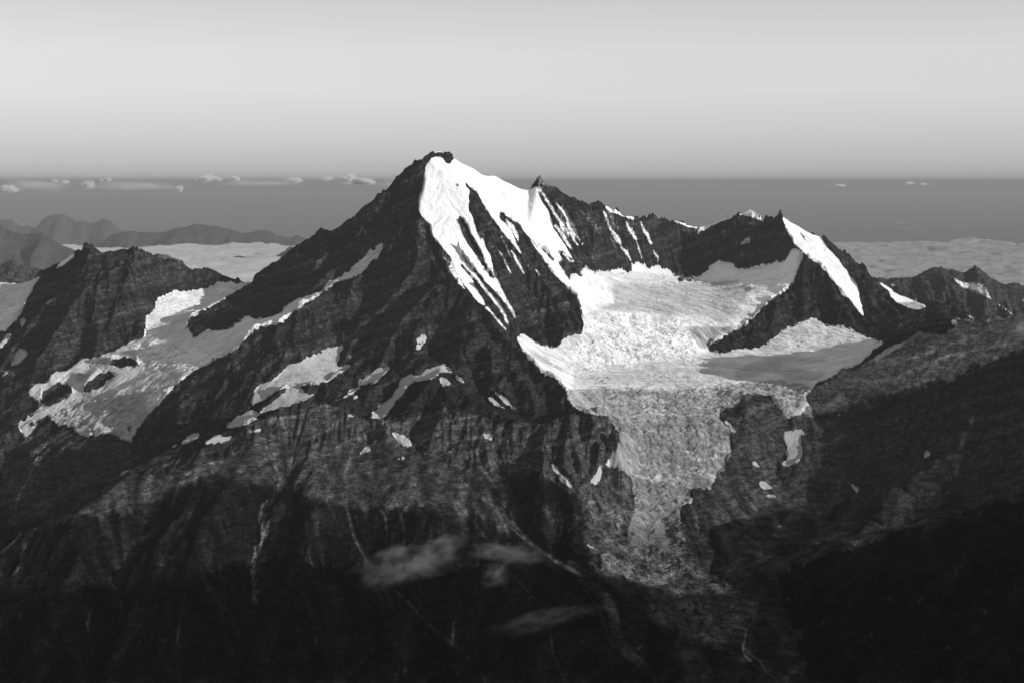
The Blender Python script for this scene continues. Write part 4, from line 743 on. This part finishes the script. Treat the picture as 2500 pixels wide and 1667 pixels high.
# ---- thin wisps of cloud hanging in the valley (real volumes)
def wisp(px, py, Dp, rx, ry, rz, rot, dens, seed, label, name='cloud_wisp', cat='cloud wisp', grp='thin clouds hanging in the valley', fs_=1.35, lo_=.40, hi_=.70):
    x, y, z = wp(px, py, Dp)
    nu, nv = 32, 16; vs, fs = [], []
    for a in range(nv + 1):
        th = math.pi * a / nv
        for b in range(nu):
            ph = 2 * math.pi * b / nu; vs.append((math.sin(th) * math.cos(ph), math.sin(th) * math.sin(ph), math.cos(th)))
    for a in range(nv):
        for b in range(nu): fs.append((a * nu + b, (a + 1) * nu + b, (a + 1) * nu + (b + 1) % nu, a * nu + (b + 1) % nu))
    me = bpy.data.meshes.new(name); me.from_pydata(vs, [], fs)
    m = bpy.data.materials.new('cloud_vapour'); m.use_nodes = True; n = m.node_tree; n.nodes.clear(); lk = n.links.new
    out = n.nodes.new('ShaderNodeOutputMaterial'); pv = n.nodes.new('ShaderNodeVolumePrincipled'); pv.inputs['Color'].default_value = (.9, .9, .9, 1)
    t = n.nodes.new('ShaderNodeTexCoord'); ln_ = n.nodes.new('ShaderNodeVectorMath'); ln_.operation = 'LENGTH'; n2_ = n.nodes.new('ShaderNodeTexNoise'); n2_.inputs['Scale'].default_value = 1.6; n2_.inputs['Detail'].default_value = 3; o2 = n.nodes.new('ShaderNodeVectorMath'); o2.operation = 'ADD'; o2.inputs[1].default_value = (seed * 3, 1, 2); lk(t.outputs['Object'], o2.inputs[0]); lk(o2.outputs[0], n2_.inputs['Vector']); lk(t.outputs['Object'], ln_.inputs[0])
    ad = n.nodes.new('ShaderNodeMath'); ad.operation = 'MULTIPLY_ADD'; ad.inputs[1].default_value = 1.5; lk(n2_.outputs['Fac'], ad.inputs[0]); ad2 = n.nodes.new('ShaderNodeMath'); ad2.operation = 'SUBTRACT'; ad2.inputs[1].default_value = .62; lk(ln_.outputs['Value'], ad2.inputs[0]); lk(ad2.outputs[0], ad.inputs[2])
    fall = n.nodes.new('ShaderNodeMapRange'); fall.inputs['From Min'].default_value = 1.0; fall.inputs['From Max'].default_value = .15; fall.interpolation_type = 'SMOOTHSTEP'; lk(ad.outputs[0], fall.inputs['Value'])
    mp = n.nodes.new('ShaderNodeMapping'); mp.inputs['Scale'].default_value = (rx * .55 * fs_, ry * .55 * fs_, rz * .75 * fs_); mp.inputs['Location'].default_value = (seed, 0, 0); lk(t.outputs['Object'], mp.inputs[0])
    no = n.nodes.new('ShaderNodeTexNoise'); no.inputs['Scale'].default_value = 1.8; no.inputs['Detail'].default_value = 6; no.inputs['Roughness'].default_value = .6; no.inputs['Distortion'].default_value = .6; lk(mp.outputs[0], no.inputs['Vector'])
    th_ = n.nodes.new('ShaderNodeMapRange'); th_.inputs['From Min'].default_value = lo_; th_.inputs['From Max'].default_value = hi_; lk(no.outputs['Fac'], th_.inputs['Value'])
    mu = n.nodes.new('ShaderNodeMath'); mu.operation = 'MULTIPLY'; lk(fall.outputs[0], mu.inputs[0]); lk(th_.outputs[0], mu.inputs[1])
    m2 = n.nodes.new('ShaderNodeMath'); m2.operation = 'MULTIPLY'; m2.inputs[1].default_value = dens; lk(mu.outputs[0], m2.inputs[0]); lk(m2.outputs[0], pv.inputs['Density'])
    lk(pv.outputs[0], out.inputs['Volume']); me.materials.append(m)
    o = bpy.data.objects.new(name, me); C.objects.link(o); o.location = (x, y, z); o.scale = (rx, ry, rz); o.rotation_euler = (0, -rot, 0)
    tag(o, label, cat, grp)
wisp(1010, 1372, 84, 4.4, 1.9, 1.45, math.radians(16), 1.25, 3.0, 'thin grey cloud wisp, the broad slanting one in the dark valley')
wisp(1240, 1350, 84, 2.8, 1.5, 1.0, math.radians(-6), 1.25, 7.0, 'thin grey cloud wisp right of the broad slanting one')
wisp(1212, 1400, 83, 1.3, 1.0, 0.95, math.radians(35), 1.25, 12.0, 'small bright cloud puff just below the right wisp')
wisp(1320, 1510, 81, 4.2, 1.4, 0.8, math.radians(16), .4, 21.0, 'faintest cloud wisp, lowest in the dark valley')
wisp(2500, 800, 100, 1.6, 1.0, 1.2, math.radians(20), .35, 31.0, 'little cloud clinging to the ridge at the right picture edge')

LONGC = [(90, 455, 200, 26, 'long faint cloud bank at the far left just under the horizon'), (340, 454, 250, 18, 'faint cloud bank between the tiny bright cloud head and the long bright cloud'), (640, 448, 230, 13, 'thin faint cloud bank right of the long bright cloud'), (960, 450, 120, 12, 'faint cloud bank running behind the upper left ridge of the pyramid')]
for i, (px, py, a, b, lb) in enumerate(CUM):
    D_ = 620; u_ = D_ / F
    wisp(px, py, D_, a * u_ * .66, a * u_ * .6, b * u_ * .8, 0, 2.6, 40.0 + i * 1.7, lb, 'cloud', 'cloud', 'small clouds along the horizon', 1.6 * 3.0 / (a * u_ + b * u_), .30, .55)
for i, (px, py, a, b, lb) in enumerate(LONGC):
    D_ = 760; u_ = D_ / F
    wisp(px, py, D_, a * u_ * .6, a * u_ * .3, b * u_ * .9, 0, .10, 70.0 + i * 1.7, lb, 'cloud', 'cloud', 'small clouds along the horizon', .22, .34, .62)

# ---- haze: one even body of air round the whole scene
def haze(dens, col, top):
    x0, x1, y0, y1, z0, z1 = -9100, 9100, -1000, 9500, -47.0, top
    vs = [(x, y, z) for z in (z0, z1) for y in (y0, y1) for x in (x0, x1)]
    fs = [(0, 2, 3, 1), (4, 5, 7, 6), (0, 1, 5, 4), (2, 6, 7, 3), (0, 4, 6, 2), (1, 3, 7, 5)]
    me = bpy.data.meshes.new('haze'); me.from_pydata(vs, [], fs)
    m = bpy.data.materials.new('haze_air'); m.use_nodes = True; n = m.node_tree; n.nodes.clear()
    out = n.nodes.new('ShaderNodeOutputMaterial'); pv = n.nodes.new('ShaderNodeVolumePrincipled'); pv.inputs['Color'].default_value = (col, col, col, 1); pv.inputs['Density'].default_value = dens
    n.links.new(pv.outputs[0], out.inputs['Volume']); me.materials.append(m)
    m.cycles.homogeneous_volume = True
    o = bpy.data.objects.new('haze', me); C.objects.link(o); tag(o, 'thin even haze that fades the distant mountains', 'haze', kind='stuff')
haze(0.00085, 0.31, 3.5)
